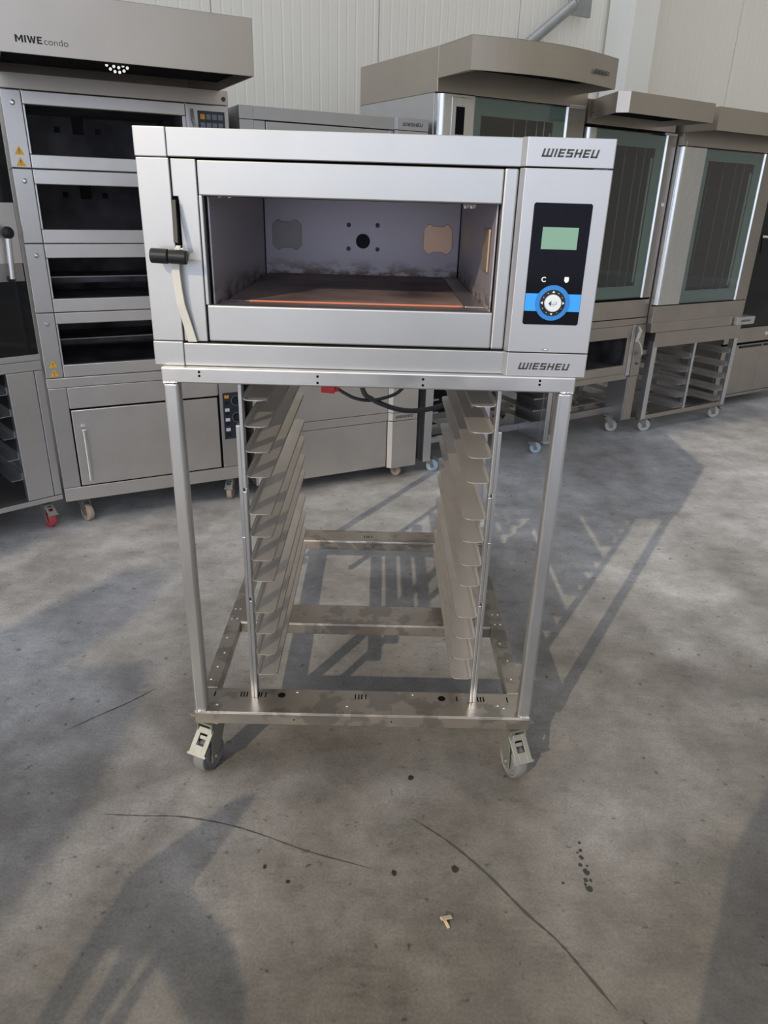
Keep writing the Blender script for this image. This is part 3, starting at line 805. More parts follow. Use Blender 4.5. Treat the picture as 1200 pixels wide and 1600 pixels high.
for i in range(4):
    za, zb = edges[i] + .0012, edges[i + 1] - .0012
    w0, w1 = wins[i]
    de = bpy.data.objects.new('baking_deck', None); COL.objects.link(de); de.parent = dk
    m = MB(); m.box(0, .072, 0, .03, za, zb); m.build('left_post', 'steel_old_v', de, .003)
    m = MB(); m.box(.0735, .695, .0, .03, w1 + .001, zb); m.build('upper_rail', 'steel_old', de, .003)
    m = MB(); m.box(.0735, .695, .0, .03, za, w0 - .001); m.build('lower_rail', 'steel_old', de, .003)
    m = MB(); m.box(.0735, .0800, -.002, .03, w0, w1); m.build('side_bead', 'steel_cool', de, .001); m = MB(); m.box(.6800, .6950, -.002, .03, w0, w1); m.build('side_bead', 'steel_cool', de, .001)
    m = MB(); m.box(.080, .680, .004, .008, w0, w1); m.build('glass_pane', 'glass', de)
    m = MB(); x0, x1, y1 = .076, .686, .60
    zf = w0 - .03; zc = w1 + .01
    m.box(x0 - .003, x0, .03, y1, zf, zc); m.box(x1, x1 + .003, .03, y1, zf, zc); m.box(x0, x1, y1, y1 + .003, zf, zc); m.box(x0, x1, .03, y1, zc, zc + .003); m.box(x0, x1, .03, y1, zf - .003, zf)
    m.build('chamber', 'soot', de)
    if i >= 2:
        m = MB(); m.box(.30, .35, y1 - .004, y1, w0 + .11, w1 + .01); m.box(.22, .245, y1 - .004, y1, w0 + .115, w0 + .14); m.box(.40, .425, y1 - .004, y1, w0 + .115, w0 + .14); m.build('chamber_recess', 'dark', de)
    else:
        m = MB(); m.box(x0, x1, .31, .315, w0 + .055, w0 + .0585); m.build('stone_edge', 'steel_old', de)
        m = MB(); m.box(x0, x1, .32, y1 - .01, w0 + .03, w0 + .055); m.build('baking_stone', 'soot', de)
    m = MB(); m.box(.697, W, 0, .03, za, zb); m.build('control_column', 'steel_old_v', de, .003)
    m = MB(); m.box(.003, .075, .03, 1.0, za, zb); m.box(.69, W - .003, .03, 1.0, za, zb); m.box(.075, .69, .62, 1.0, za, zb); m.box(.075, .69, .03, .62, w1 + .014, zb); m.build('deck_casing', 'steel_old', de)
    m = MB(); zq = zb - .045; m.lathe([(0, .008), (.005, .0075), (.009, .003), (.010, 0), (0, 0)], (.038, 0, zq), (0, -1, 0), 16); m.build('fixing_screw', 'bolt', de, 0, True)
    if i in (0, 3):
        for zz in ((za + .062, za + .022) if i == 3 else (za + .062, za + .022)):
            st = MB(); st.prism([(.036 - .0175, zz - .015), (.036 + .0175, zz - .015), (.036 + .002, zz + .014), (.036 - .002, zz + .014)], -.0007, .0002)
            s = st.build('warning_sticker', 'yellow', de)
            st = MB(); st.box(.0345, .0375, -.0011, -.0006, zz - .005, zz + .006); st.box(.0345, .0375, -.0011, -.0006, zz - .0115, zz - .008); st.build('warning_mark', 'ink', s)
    # catch and keypad in the column
    m = MB(); m.box(.700, .706, -.012, .004, zb - .125, zb - .02); m.sweep_plate([(.722, -.008, zb - .02), (.724, -.016, zb - .06), (.732, -.010, zb - .085), (.738, -.006, zb - .12)], .006, .003, (1, 0, 0)); m.build('door_catch', 'steel_cool', de, .001)
    kp = bx('keypad', 'navy', de, .746, .862, -.003, .001, zb - .106, zb - .024, .001)
    for r in range(2):
        for q in range(4):
            bx('key', 'orange_btn' if (r, q) == (0, 0) else 'grey_btn', kp, .756 + q * .0255, .776 + q * .0255, -.005, -.003, zb - .056 - r * .032, zb - .036 - r * .032, .001)
bx('top_panel', 'steel_hood', dk, -.002, W, .0, .03, 1.819, 1.874)
m = MB(); m.cyl((W - .02, 0, 1.842), (W - .02, -.004, 1.842), .009, 14); m.build('signal_lamp', 'ink', dk)
m = MB(); hx0, hx1, hy, hz0, hz1 = .006, .846, -.486, 1.872, 2.054
m.box(hx0, hx1, hy, hy + .003, hz0, hz1); m.box(hx0, hx0 + .003, hy, .55, hz0, hz1); m.box(hx1 - .003, hx1, hy, .55, hz0, hz1); m.box(hx0, hx1, hy, .55, hz1 - .003, hz1)
m.box(hx0, hx1, .547, .55, hz0, hz1)
hd = m.build('hood', 'steel_hood', dk, .004)
m = MB(); m.box(hx0 + .01, hx1 - .01, hy + .03, .0, hz0 + .030, hz0 + .034); m.build('filter_panel', 'dark', hd)
m = MB()
cxl, czl = .408, 1.926
for r_, n_ in ((0, 1), (.0155, 6), (.031, 11), (.046, 17)):
    for k in range(n_):
        t = 2 * pi * k / n_ + r_ * 9
        m.cyl((cxl + r_ * cos(t), -.205, czl + r_ * sin(t)), (cxl + r_ * cos(t), -.201, czl + r_ * sin(t)), .0052, 12)
lq = MB(); lq.cyl((cxl, -.200, czl), (cxl, -.195, czl), .052, 32); lm = lq.build('lamp_plate', 'dark', hd)
m.build('lamp_dots', 'lamp_hole', lm)
def bold_miwe(par, x, z, w, h, y):
    k = w / 4.05
    def add(*polys):
        m = MB()
        for p in polys: m.prism([(x + k * a, z + h * c) for a, c in p], y - .0005, y + .0003)
        m.build('maker_lettering', 'black', par)
    add([(0, 0), (.27, 0), (.27, 1), (0, 1)], [(.93, 0), (1.2, 0), (1.2, 1), (.93, 1)], [(.27, 1), (.27, .62), (.60, .12), (.60, .50)], [(.93, 1), (.93, .62), (.60, .12), (.60, .50)])
    add([(1.38, 0), (1.65, 0), (1.65, 1), (1.38, 1)])
    add([(1.78, 1), (2.06, 1), (2.28, .28), (2.19, 0), (2.08, 0)], [(2.19, 0), (2.28, .28), (2.48, .92), (2.48, .92), (2.44, .96)], [(2.38, .98), (2.58, .98), (2.36, .06), (2.19, 0)],
        [(2.40, .98), (2.58, .98), (2.80, 0), (2.62, .0)], [(2.62, 0), (2.86, 0), (3.16, 1), (2.89, 1), (2.70, .3)])
    add([(3.27, 0), (3.54, 0), (3.54, 1), (3.27, 1)], [(3.54, 0), (4.05, 0), (4.05, .2), (3.54, .2)], [(3.54, .41), (3.98, .41), (3.98, .60), (3.54, .60)], [(3.54, .80), (4.05, .80), (4.05, 1), (3.54, 1)])
bold_miwe(dk, .056, 1.9035, .080, .0205, hy)
text_part('maker_lettering', 'condo', .027, 'ink', dk, (.140, hy - .0006, 1.9035), bold=-.0002, sx=1.1)
make_caster(dk, .075, .06, .118, radians(25), 'wheel_tan', False, .04)
make_caster(dk, W - .07, .06, .118, radians(-30), 'wheel_tan', True, .04)
make_caster(dk, .075, .92, .118, radians(180), 'wheel_tan', False, .04)
make_caster(dk, W - .07, .92, .118, radians(180), 'wheel_tan', False, .04)

# ---- black-glass oven on a slide trolley at the left edge ------------------------------
PA, AA = (-1.04449, 1.53835), .74613
WA = .90; xr = .066
ra = thing('oven_trolley', 'steel tray-slide trolley on red-wheeled casters at the left edge of the photo', 'trolley', frame(PA, AA, xr - WA), AA)
o2 = WA
m = MB(); m.box(o2 - .150, o2 - .036, .0, .035, .156, .742); m.build('front_panel', 'steel_cool', ra, .003); m = MB(); m.box(0, .11, 0, .035, .156, .742); m.build('front_panel', 'steel_cool', ra, .003)
m = MB(); m.box(o2 - .034, o2, -.002, .80, .156, .742); m.build('side_panel', 'steel_cool', ra, .003)
m = MB(); m.box(0, .002, 0, .80, .156, .742); m.build('side_panel', 'steel_cool', ra)
bx('base_beam', 'steel_cool', ra, 0, o2, -.002, .04, .130, .154)
bx('base_tray', 'steel_old', ra, .01, o2 - .01, .04, .78, .132, .140)
bx('top_beam', 'steel_cool', ra, 0, o2, -.002, .80, .744, .786)
for zz in (.650, .553, .453, .354, .256):
    for (a, b) in ((o2 - .20, o2 - .151), (.111, .16)):
        m = MB(); m.box(a, b, .03, .70, zz - .002, zz); m.box(b - .002 if a > .5 else a, b if a > .5 else a + .002, .03, .70, zz - .002, zz + .03); m.build('tray_slide', 'steel_cool', ra)
bx('shade_sheet', 'painted_shade', ra, .003, o2 - .035, .72, .73, .156, .742)  # dark sheet added to paint the shade behind the slides
for (px_, py_, yw, mt) in ((o2 - .072, .055, .15, 'wheel_red'), (.08, .055, .3, 'wheel_red'), (o2 - .08, .72, 3.1, 'wheel_red'), (.08, .72, 3.1, 'wheel_red')):
    make_caster(ra, px_, py_, .130, yw, mt, True, .042)
oa = thing('black_glass_oven', 'oven with dark glass door and ball-ended handle at the left edge, on the red-wheeled trolley', 'oven', (0, 0, 0), AA)
f = frame(PA, AA, xr - WA); oa.location = (f[0], f[1], .788)
m = MB(); m.box(.0, .004, .02, .78, .0, 1.03); m.box(o2 - .004, o2, .0, .78, .0, 1.03); m.box(.004, o2 - .004, .02, .78, 1.0, 1.03); m.box(.004, o2 - .004, .02, .78, 0, .03); m.box(.004, o2 - .004, .76, .78, .03, 1.0)
m.build('casing', 'steel_old', oa, .002)
bx('lower_rail', 'steel_cool', oa, .0, o2, -.004, .02, .0, .026)
da = bx('glass_door', 'dark_glass', oa, .0, o2 - .006, -.006, .012, .028, 1.028, .002)
bx('door_rail', 'steel_old', da, .0, o2 - .008, -.009, -.006, .40, .63, .001)
bx('door_rail', 'vent', da, .0, o2 - .012, -.010, -.009, .33, .40, .001)
m = MB(); m.tube([(.838, -.055, .515), (.829, -.050, .345)], .011, 16); m.build('handle_rod', 'alu', oa, 0, True)
m = MB(); bmesh.ops.create_uvsphere(m.bm, u_segments=20, v_segments=12, radius=.024, matrix=Matrix.Translation((.838, -.055, .520))); m.cyl((.829, -.050, .345), (.829, -.004, .342), .012, 14); m.build('handle_ball', 'black', oa, 0, True)

# ---- second deck-oven stack behind the front oven --------------------------------------
PB, AB = (.61977, 2.33030), .4780
sb = -.857; WB = .94
lb = thing('proofing_cabinet', 'closed steel proofing cabinet low behind the stand, between two oven stacks', 'cabinet', frame(PB, AB, sb), AB)
m = MB(); m.box(.002, WB - .002, .02, .95, .078, 1.362); m.build('casing', 'steel_old', lb, .002)
bx('lower_panel', 'steel_old', lb, .0, .758, .0, .03, .078, .343)
bx('band', 'steel_old', lb, .0, .762, -.003, .03, .346, .391)
bx('door', 'steel_old', lb, .0, .762, .0, .03, .393, .86)
bx('upper_panel', 'steel_old', lb, .0, .762, .0, .03, .863, 1.362)
cp = [(.764, 0), (.782, -.022), (WB, -.022), (WB, .03), (.764, .03)]
for nm, za, zb in (('control_foot', .070, .343), ('control_band', .346, .391), ('control_column', .393, 1.362)):
    m = MB(); m.prism(cp, za, zb, 'z'); m.build(nm, 'steel_old', lb, .002)
logo(lb, .800, .361, .112, .0145, -.022)
for (a, b, yw) in ((.83, .07, .6), (.08, .07, .2), (.86, .88, 3), (.08, .88, 3)): make_caster(lb, a, b, .078, yw, 'wheel_tan', False, .030)
ov2 = copy_tree(oven)
tag(ov2, 'second deck oven with black grip, mostly hidden behind the front oven, beside the four-deck oven', 'oven')
f = frame(PB, AB, sb); ov2.location = (f[0], f[1], 1.3635); ov2.rotation_euler = (0, 0, AB)

# ---- convection ovens -------------------------------------------------------------------
def conv_oven(label, P, a, s0, z0, Wd, pil, gl1, door_z, inner_z, base_h, Dp=.80, display=False, block=False):
    f = frame(P, a, s0)
    o = thing('convection_oven', label, 'oven', (f[0], f[1], z0), a, 'glass-door convection ovens along the wall')
    zt = door_z[1] + .006
    dz0, dz1 = door_z
    m = MB(); m.box(.0, .004, .03, Dp, 0, zt); m.box(Wd - .004, Wd, .0, Dp, 0, zt); m.box(.004, Wd - .004, .03, Dp, zt - .004, zt); m.box(.004, Wd - .004, .03, Dp, 0, .004); m.box(.004, Wd - .004, Dp - .004, Dp, .004, zt - .004)
    m.build('casing', 'steel_cool' if display else 'steel_brown', o, .002)
    bx('base_band', 'steel_brown', o, .0, Wd, .0, .03, .002, base_h, .004)
    bx('base_shadow_gap', 'dark', o, .002, Wd - .002, .006, .03, base_h, dz0)
    # rounded pillar door frame
    n = 10; poly = [(.004, .03)] + [(.004 + .035 - .035 * cos(pi / 2 * k / n), -.012 + .035 - .035 * sin(pi / 2 * k / n)) for k in range(n + 1)] + [(pil - .003, -.012), (pil - .003, .03)]
    m = MB(); m.prism(poly, dz0, dz1, 'z'); pl = m.build('door_pillar', 'alu', o, 0, True)
    if display:
        bx('display_plate', 'alu', pl, .075, pil - .008, -.016, -.012, dz1 - .30, dz1 - .01, .008)
        bx('display', 'black_glass', pl, .100, .150, -.0175, -.016, dz1 - .17, dz1 - .05, .001)
        m = MB(); m.cyl((.125, -.016, dz1 - .215), (.125, -.022, dz1 - .215), .022, 24); m.build('dial', 'grey_btn', pl, .002)
    # door: glass with tinted printed border, bright metal edge at the handle side
    dr = bpy.data.objects.new('glass_door', None); COL.objects.link(dr); dr.parent = o
    m = MB(); m.box(pil, gl1, -.010, -.004, dz0, dz1); m.build('outer_glass', 'glass_green', dr)
    m = MB(); m.ring((pil, gl1, dz0 + .004, dz1 - .004), (pil + .046, gl1 - .072, inner_z[0], inner_z[1]), -.0025, .004); m.build('glass_border', 'sheet_grey', dr)
    m = MB(); m.prism([(gl1, .02), (gl1, -.006), (gl1 + .010, -.016), (gl1 + .015, -.016), (gl1 + .015, .02)], dz0, dz1, 'z'); m.build('door_edge', 'alu', dr, .001)
    bx('door_seal', 'seal', dr, gl1 - .084, gl1 - .075, .006, .016, inner_z[0] + .02, inner_z[1] - .05, .002)
    m = MB(); x0, x1, y1, a0, a1 = pil + .02, gl1 - .05, .62, inner_z[0] - .03, inner_z[1] + .03
    m.box(x0 - .003, x0, .03, y1, a0, a1); m.box(x1, x1 + .003, .03, y1, a0, a1); m.box(x0, x1, y1, y1 + .003, a0, a1); m.box(x0, x1, .03, y1, a1, a1 + .003); m.box(x0, x1, .03, y1, a0 - .003, a0)
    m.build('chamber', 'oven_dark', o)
    m = MB()
    for yy in (.07, .13, .22, .33): m.cyl((x1 - .022, yy, a0), (x1 - .022, yy, a1), .0035, 8)
    m.build('rack_guides', 'steel_cool', o)
    m = MB(); m.box(x0 + .05, x1 - .12, y1 - .05, y1 - .045, a0 + .05, a1 - .05); m.build('fan_baffle', 'oven_dark', o, .004)
    m = MB(); m.box(gl1 + .016, Wd, -.002, .03, dz0 - .004, dz1 + .002); m.build('side_strip', 'steel_brown_v', o, .003)
    return o

PC, AC = (.81031, 2.40725), .5105
PD, AD = (2.20662, 3.29051), .57596
PE, AE = (2.38331, 3.35225), .54978
s0C = -.094
oc = conv_oven('convection oven with silver control pillar, standing left of the two other glass-door ovens', PC, AC, s0C, .70, .945, .214, .800, (.30, 1.238), (.37, 1.160), .28, .80, True)
bx('hinge_block', 'steel_cool', oc, .82, .925, -.012, .03, 1.236, 1.250, .002)
m = MB()
# hood: box over the oven plus a bowed visor
m.box(-.004, .95, .0, .79, 1.243, 1.43)
hC = m.build('hood_box', 'steel_hood', oc, .003)
vis = [(.000, -.0005), (-.030, -.300)]
arc = [(-.030 + (.868 + .030) * t, -.300 - .075 * sin(pi * t) * (1 if t < .5 else 1) + .030 * t) for t in [k / 16 for k in range(17)]]
outer = [(-.004, -.001)] + arc + [(.868, -.001)]
zv0, zv1 = 1.298, 1.428
m = MB()
n = len(outer)
inn = [(min(max(x, .0), .865), y + .004 if y < -.01 else y) for x, y in outer]
for A in range(n - 1):
    (xa, ya), (xb, yb) = outer[A], outer[A + 1]; (xc, yc), (xd, yd) = inn[A], inn[A + 1]
    vs = [m.bm.verts.new(p) for p in ((xa, ya, zv0), (xb, yb, zv0), (xb, yb, zv1), (xa, ya, zv1), (xc, yc, zv0), (xd, yd, zv0), (xd, yd, zv1), (xc, yc, zv1))]
    for q in ((0, 1, 2, 3), (4, 5, 6, 7), (0, 1, 5, 4), (3, 2, 6, 7)): m.bm.faces.new([vs[i] for i in q])
bmesh.ops.remove_doubles(m.bm, verts=m.bm.verts, dist=.00005)
m.prism([(x, y) for x, y in outer], zv1 - .002, zv1, 'z')
vC = m.build('hood_visor', 'steel_hood', oc, 0)
m = MB(); m.prism([(x * .98 + .008, y + .012 if y < -.01 else y) for x, y in outer], zv0 + .05, zv0 + .054, 'z'); m.build('filter_panel', 'dark', vC)
# lettering on the bowed front, following its slope near the right end
lg = logo(oc, 0, 0, .135, .018, 0); 
ta, tb = arc[12], arc[15]
lg.location = (arc[12][0] + .012, arc[12][1] - .0075, 1.343); lg.rotation_euler = (0, 0, math.atan2(tb[1] - ta[1], tb[0] - ta[0]))

rc = thing('tray_slide_trolley', 'tray-slide trolley with light blue casters under the left convection oven', 'trolley', frame(PC, AC, s0C), AC)
m = MB(); m.box(.022, .073, 0, .05, .080, .56); m.box(.022, .026, .05, .12, .080, .56); m.build('corner_post', 'steel_cool', rc, .003)
m = MB(); m.box(.925, .960, 0, .04, .078, .56); m.box(.925, .929, .04, .30, .078, .56); m.build('side_panel', 'steel_cool', rc, .003)
m = MB(); m.box(.022, .073, .70, .75, .080, .56); m.build('corner_post', 'steel_cool', rc, .003)
m = MB(); m.box(.91, .96, .70, .75, .080, .56); m.build('corner_post', 'steel_cool', rc, .003)
bx('base_beam', 'steel_cool', rc, .073, .925, .26, .29, .085, .128)
bx('base_beam', 'steel_cool', rc, .073, .925, .70, .74, .085, .128)
bx('top_panel', 'steel_brown', rc, .0, .96, -.004, .76, .562, .698)
bx('shade_sheet', 'painted_shade', rc, .05, .93, .752, .758, .09, .56)  # dark sheet closing the open back, stands in for deep shade
for zz in (.50, .43, .355, .28, .205):
    for (a, b) in ((.855, .924), (.074, .143)):
        m = MB(); m.box(a, b, .05, .66, zz - .002, zz); m.box(a, b, .05, .054, zz - .010, zz); m.build('tray_slide', 'steel_brown', rc)
for (a, b, yw) in ((.085, .055, 1.15), (.868, .050, 1.15), (.085, .68, 3.3), (.86, .68, 3.3)): make_caster(rc, a, b, .080, yw, 'wheel_blue', True, .036)

# ---- middle: convection oven on a low deck oven -------------------------------------------
s0D = -.745; WD = .788
od = conv_oven('glass-door convection oven on the low deck oven, with small white price tag', PD, AD, s0D, .800, WD, .075, .676, (.130, 1.060), (.205, .985), .115, .62)
bx('price_tag', 'sticker', od, .738, .766, -.0035, -.002, .672, .692, .0005)
m = MB(); m.box(.66, .775, -.012, .03, 1.060, 1.072); m.build('hinge_block', 'steel_cool', od, .002)
hdd = MB()
hl, hr, hy = -.12, .615, -.345
hdd.prism([(.03, 0), (hl, hy + .05), (hl + .04, hy), (hr, hy), (hr, 0)], 1.195 - .002, 1.195, 'z')
for (p, q) in (((.03, 0), (hl, hy + .05)), ((hl, hy + .05), (hl + .04, hy)), ((hl + .04, hy), (hr, hy)), ((hr, hy), (hr, 0))):
    a0 = Vector((p[0], p[1], 0)); a1 = Vector((q[0], q[1], 0)); nn = (a1 - a0).normalized().cross(Vector((0, 0, 1))) * -.003
    hdd.prism([(a0.x, a0.y), (a1.x, a1.y), (a1.x + nn.x, a1.y + nn.y), (a0.x + nn.x, a0.y + nn.y)], 1.100, 1.195, 'z')
hdd.box(.0, WD - .03, -.002, .60, 1.078, 1.195)
hq = hdd.build('hood', 'steel_hood', od, .002)
m = MB(); m.box(.02, hr - .01, hy + .06, -.01, 1.128, 1.132); m.build('filter_panel', 'dark', hq)

ld = thing('low_deck_oven', 'low deck oven with curved cream lever, under the middle glass-door convection oven', 'oven', (0, 0, 0), AD)
f = frame(PD, AD, s0D); ld.location = (f[0], f[1], .415)
m = MB(); m.box(.002, .03, .02, .62, 0, .383); m.box(.66, WD - .002, .02, .62, 0, .383); m.box(.03, .66, .02, .62, .28, .383); m.box(.03, .66, .02, .62, 0, .06); m.box(.03, .66, .55, .62, .06, .28); m.build('casing', 'steel_brown', ld, .002)
bx('top_rail', 'steel_brown', ld, .0, WD, -.004, .03, .342, .383)
rng('door_frame', 'steel_brown', ld, (.0, .662, .022, .340), (.06, .628, .080, .260), .0, .024, .003)
bx('lower_rail', 'steel_brown', ld, .0, .690, .006, .04, -.02, .020)
m = MB(); m.box(.06, .628, .012, .016, .080, .260); m.build('glass_pane', 'glass', ld)
m = MB(); m.box(.035, .04, .03, .54, .062, .278); m.box(.65, .655, .03, .54, .062, .278); m.box(.04, .65, .535, .54, .062, .278); m.box(.04, .65, .03, .535, .062, .066); m.box(.04, .65, .03, .535, .274, .278); m.build('chamber', 'soot', ld)
bx('door_side_panel', 'steel_cool', ld, .664, .698, -.004, .03, .004, .340, .003)
bx('side_block', 'steel_brown_v', ld, .700, WD, -.010, .03, .0, .340, .003)
m = MB(); m.prism([(.735, .075), (.770, .078), (.770, .083), (.752, .084), (.748, .092), (.737, .092)], -.0115, -.010); m.build('maker_mark', 'ink', ld)
lv = bpy.data.objects.new('door_lever', None); COL.objects.link(lv); lv.parent = ld
m = MB(); m.sweep_plate([(.700, -.020, .330), (.712, -.028, .305), (.695, -.030, .265), (.682, -.030, .235)], [.006, .012, .016, .012], .005, (1, 0, 0)); m.sweep_plate([(.690, -.032, .245), (.712, -.040, .220), (.735, -.044, .180), (.742, -.046, .135)], .006, .005, (1, 0, 0)); m.build('lever_strip', 'cream', lv, .001)
m = MB(); m.cyl((.738, -.050, .138), (.790, -.056, .144), .010, 16); m.build('grip', 'black', lv, .002, True)

sd = thing('low_stand', 'low open stand on pale casters under the middle deck oven', 'stand', frame(PD, AD, s0D), AD)
bx('front_panel', 'steel_brown_v', sd, .700, WD, -.004, .03, .105, .412, .003)
bx('side_panel', 'steel_cool', sd, .694, .699, .0, .16, .105, .412)
bx('base_beam', 'steel_brown', sd, .0, .695, .14, .17, .120, .165)
bx('base_beam', 'steel_brown', sd, .0, WD, .58, .61, .120, .165)
bx('front_panel', 'steel_brown_v', sd, .0, .06, .0, .03, .105, .392, .003)
for a in (.01, WD - .05): bx('rear_post', 'steel_brown', sd, a, a + .04, .57, .61, .12, .412)
m = MB(); m.box(.33, .36, .45, .48, .165, .412); m.build('centre_post', 'steel_cool', sd, .002)
m = MB(); m.box(.05, .70, .20, .24, .18, .19); m.build('slat', 'steel_brown', sd); m = MB(); m.box(.05, .70, .40, .44, .18, .19); m.build('slat', 'steel_brown', sd)
for (a, b, yw) in ((.690, .115, 1.0), (.06, .115, 1.0), (.76, .52, 3), (.06, .52, 3)): make_caster(sd, a, b, .120, yw, 'wheel_white', True, .042)

# ---- right: convection oven on slide trolley ------------------------------------------------
s0E = -.134; WE = .985
oe = conv_oven('rightmost glass-door convection oven with bright rounded pillar, on the two-bay tray trolley', PE, AE, s0E, .702, WE, .228, .824, (.178, 1.104), (.260, 1.038), .170, .70)
bx('bottom_band', 'steel_brown', oe, .0, .860, -.010, .03, .0, .062, .004)
bb = bx('handle_block', 'steel_cool', oe, .872, 1.075, -.045, .03, .004, .058, .003)
logo(oe, .915, .024, .11, .014, -.045)
m = MB(); m.prism([(.94, 0), (.945, 0), (.95, 0.001)], 0, .001)
m.bm.free()
m = MB(); hl, hr, hy, z0, z1 = .0, 1.20, -.215, 1.180, 1.300
m.box(hl, hr, hy, hy + .003, z0, z1); m.box(hl, hl + .003, hy, .6, z0, z1); m.box(hr - .003, hr, hy, .6, z0, z1); m.box(hl, hr, hy, .6, z1 - .003, z1); m.box(hl + .003, hr, .0, .55, 1.11, z1 - .003)
hq = m.build('hood', 'steel_hood', oe, .002)
m = MB(); m.box(hl + .01, hr - .01, hy + .05, -.005, z0 + .03, z0 + .034); m.build('filter_panel', 'dark', hq)
m = MB(); m.cyl((.03, -.004, 1.10), (.036, -.004, 1.135), .004, 8); m.build('hinge_pin', 'bolt', oe)

re_ = thing('two_bay_trolley', 'open two-bay tray trolley on pale casters under the rightmost glass-door oven', 'trolley', frame(PE, AE, s0E), AE)
for nm, x0, x1 in (('corner_post', .058, .102), ('corner_post', .952, .992)):
    bx(nm, 'steel_cool', re_, x0, x1, .0, .045, .100, .640, .002); bx(nm, 'steel_brown_v', re_, x0, x1, .60, .645, .100, .700, .002)
bx('centre_post', 'steel_cool', re_, .505, .527, .004, .034, .125, .600, .002)
bx('centre_post', 'steel_brown', re_, .505, .527, .60, .63, .125, .600, .002)
bx('top_panel', 'steel_brown', re_, .060, .992, -.004, .64, .600, .700, .003)
bx('base_beam', 'steel_brown', re_, .102, .952, .0, .035, .098, .128, .002); bx('base_beam', 'steel_brown', re_, .102, .952, .605, .64, .098, .128, .002)
for x0 in (.062, .958): bx('base_side_beam', 'steel_brown', re_, x0, x0 + .03, .045, .60, .098, .128, .002)
for zz in (.495, .398, .306, .214, .135):
    for (a, b, hook) in ((.425, .504, 1), (.873, .951, 1), (.103, .155, 0), (.528, .58, 0)):
        m = MB(); m.box(a, b, .02, .60, zz - .002, zz); xx = b - .002 if hook else a; m.box(xx, xx + .002, .02, .60, zz, zz + .03); m.build('tray_slide', 'steel_slide', re_)
for (a, b, yw) in ((.115, .05, 1.1), (.90, .05, 1.1), (.115, .58, 3.3), (.90, .58, 3.3)): make_caster(re_, a, b, .100, yw, 'wheel_white', True, .044)

# ---- far right: cupboard with black oven -----------------------------------------------------
PF = Vector((PE[0], PE[1], 0)) + .2 * Vector((-sin(AE), cos(AE), 0))
cf = thing('base_cupboard', 'two-door steel base cupboard with lock at the right edge of the photo', 'cupboard', frame(PF, AE, 1.0), AE)
m = MB(); m.box(.0, 1.08, .02, .70, .075, .62); m.build('casing', 'steel_brown', cf, .002)
bx('plinth', 'steel_brown', cf, .0, 1.08, -.004, .03, .070, .092)
bx('drawer_front', 'steel_brown', cf, .0, 1.08, -.002, .03, .505, .618, .003)
bx('door_gap', 'dark', cf, .002, 1.078, .004, .03, .490, .505)
bx('door', 'steel_brown', cf, .003, .517, -.002, .03, .095, .488, .003); bx('door', 'steel_brown', cf, .522, 1.078, -.002, .03, .095, .488, .003)
bx('recessed_grip', 'black', cf, .215, .50, -.012, .0, .462, .478, .002); bx('recessed_grip', 'black', cf, .54, .70, -.012, .0, .462, .478, .002)
m = MB(); m.tube_ring((.535, -.003, .560), (0, 1, 0), .016, .010, .006, 24); m.cyl((.535, -.002, .56), (.535, -.004, .56), .010, 16); m.build('lock', 'bolt', cf)
for (a, b) in ((.08, .06), (1.0, .06), (.08, .62), (1.0, .62)):
    m = MB(); m.cyl((a, b, 0), (a, b, .075), .02, 16); m.build('foot', 'black', cf, .002)
of = thing('dark_oven', 'dark-fronted oven with chrome latch on the cupboard at the right edge', 'oven', (0, 0, 0), AE)
f = frame(PF, AE, 1.055); of.location = (f[0], f[1], .622)
m = MB(); m.box(.0, .95, .02, .70, .0, 1.185); m.build('casing', 'steel_brown', of, .003)
bx('side_strip', 'steel_brown_v', of, .0, .075, -.002, .03, .10, 1.185, .003)
bx('base_strip', 'black', of, .0, .95, -.002, .03, .002, .10, .003)
m = MB(); m.prism([(.08, .03), (.95, .03), (.95, 1.0), (.08, 1.0)], -.012, .018); m.build('glass_door', 'dark_glass', of, .004)
bx('upper_panel', 'steel_brown', of, .08, .95, -.006, .03, 1.005, 1.185, .003)
m = MB(); m.lathe([(0, .05), (.014, .048), (.020, .036), (.014, .024), (.010, .012), (.018, .008), (.018, 0), (0, 0)], (.060, -.002, 1.035), (0, -1, 0), 20); m.build('latch_knob', 'bolt', of, 0, True)
m = MB(); m.tube(spl([(.12, -.014, .665), (.165, -.045, .66), (.185, -.055, .64), (.190, -.055, .60), (.192, -.050, .545)]), .009, 12); m.build('latch_handle', 'bolt', of, 0, True)

# ---- added unseen blockers and the hall front on the sun side, behind the photographer (they shade the floor) ----
fw = MB()
s0, s1, hz = -13.0, 2.6, 7.9
fw.box(-18, s0, -8.25, -8.05, 0, 16); fw.box(s1, 14, -8.25, -8.05, 0, 16); fw.box(s0, s1, -8.25, -8.05, hz, 16)
wf = struct('wall_front', fw, 'wall'); wf.location = row(0, 0); wf.rotation_euler = (0, 0, AM)

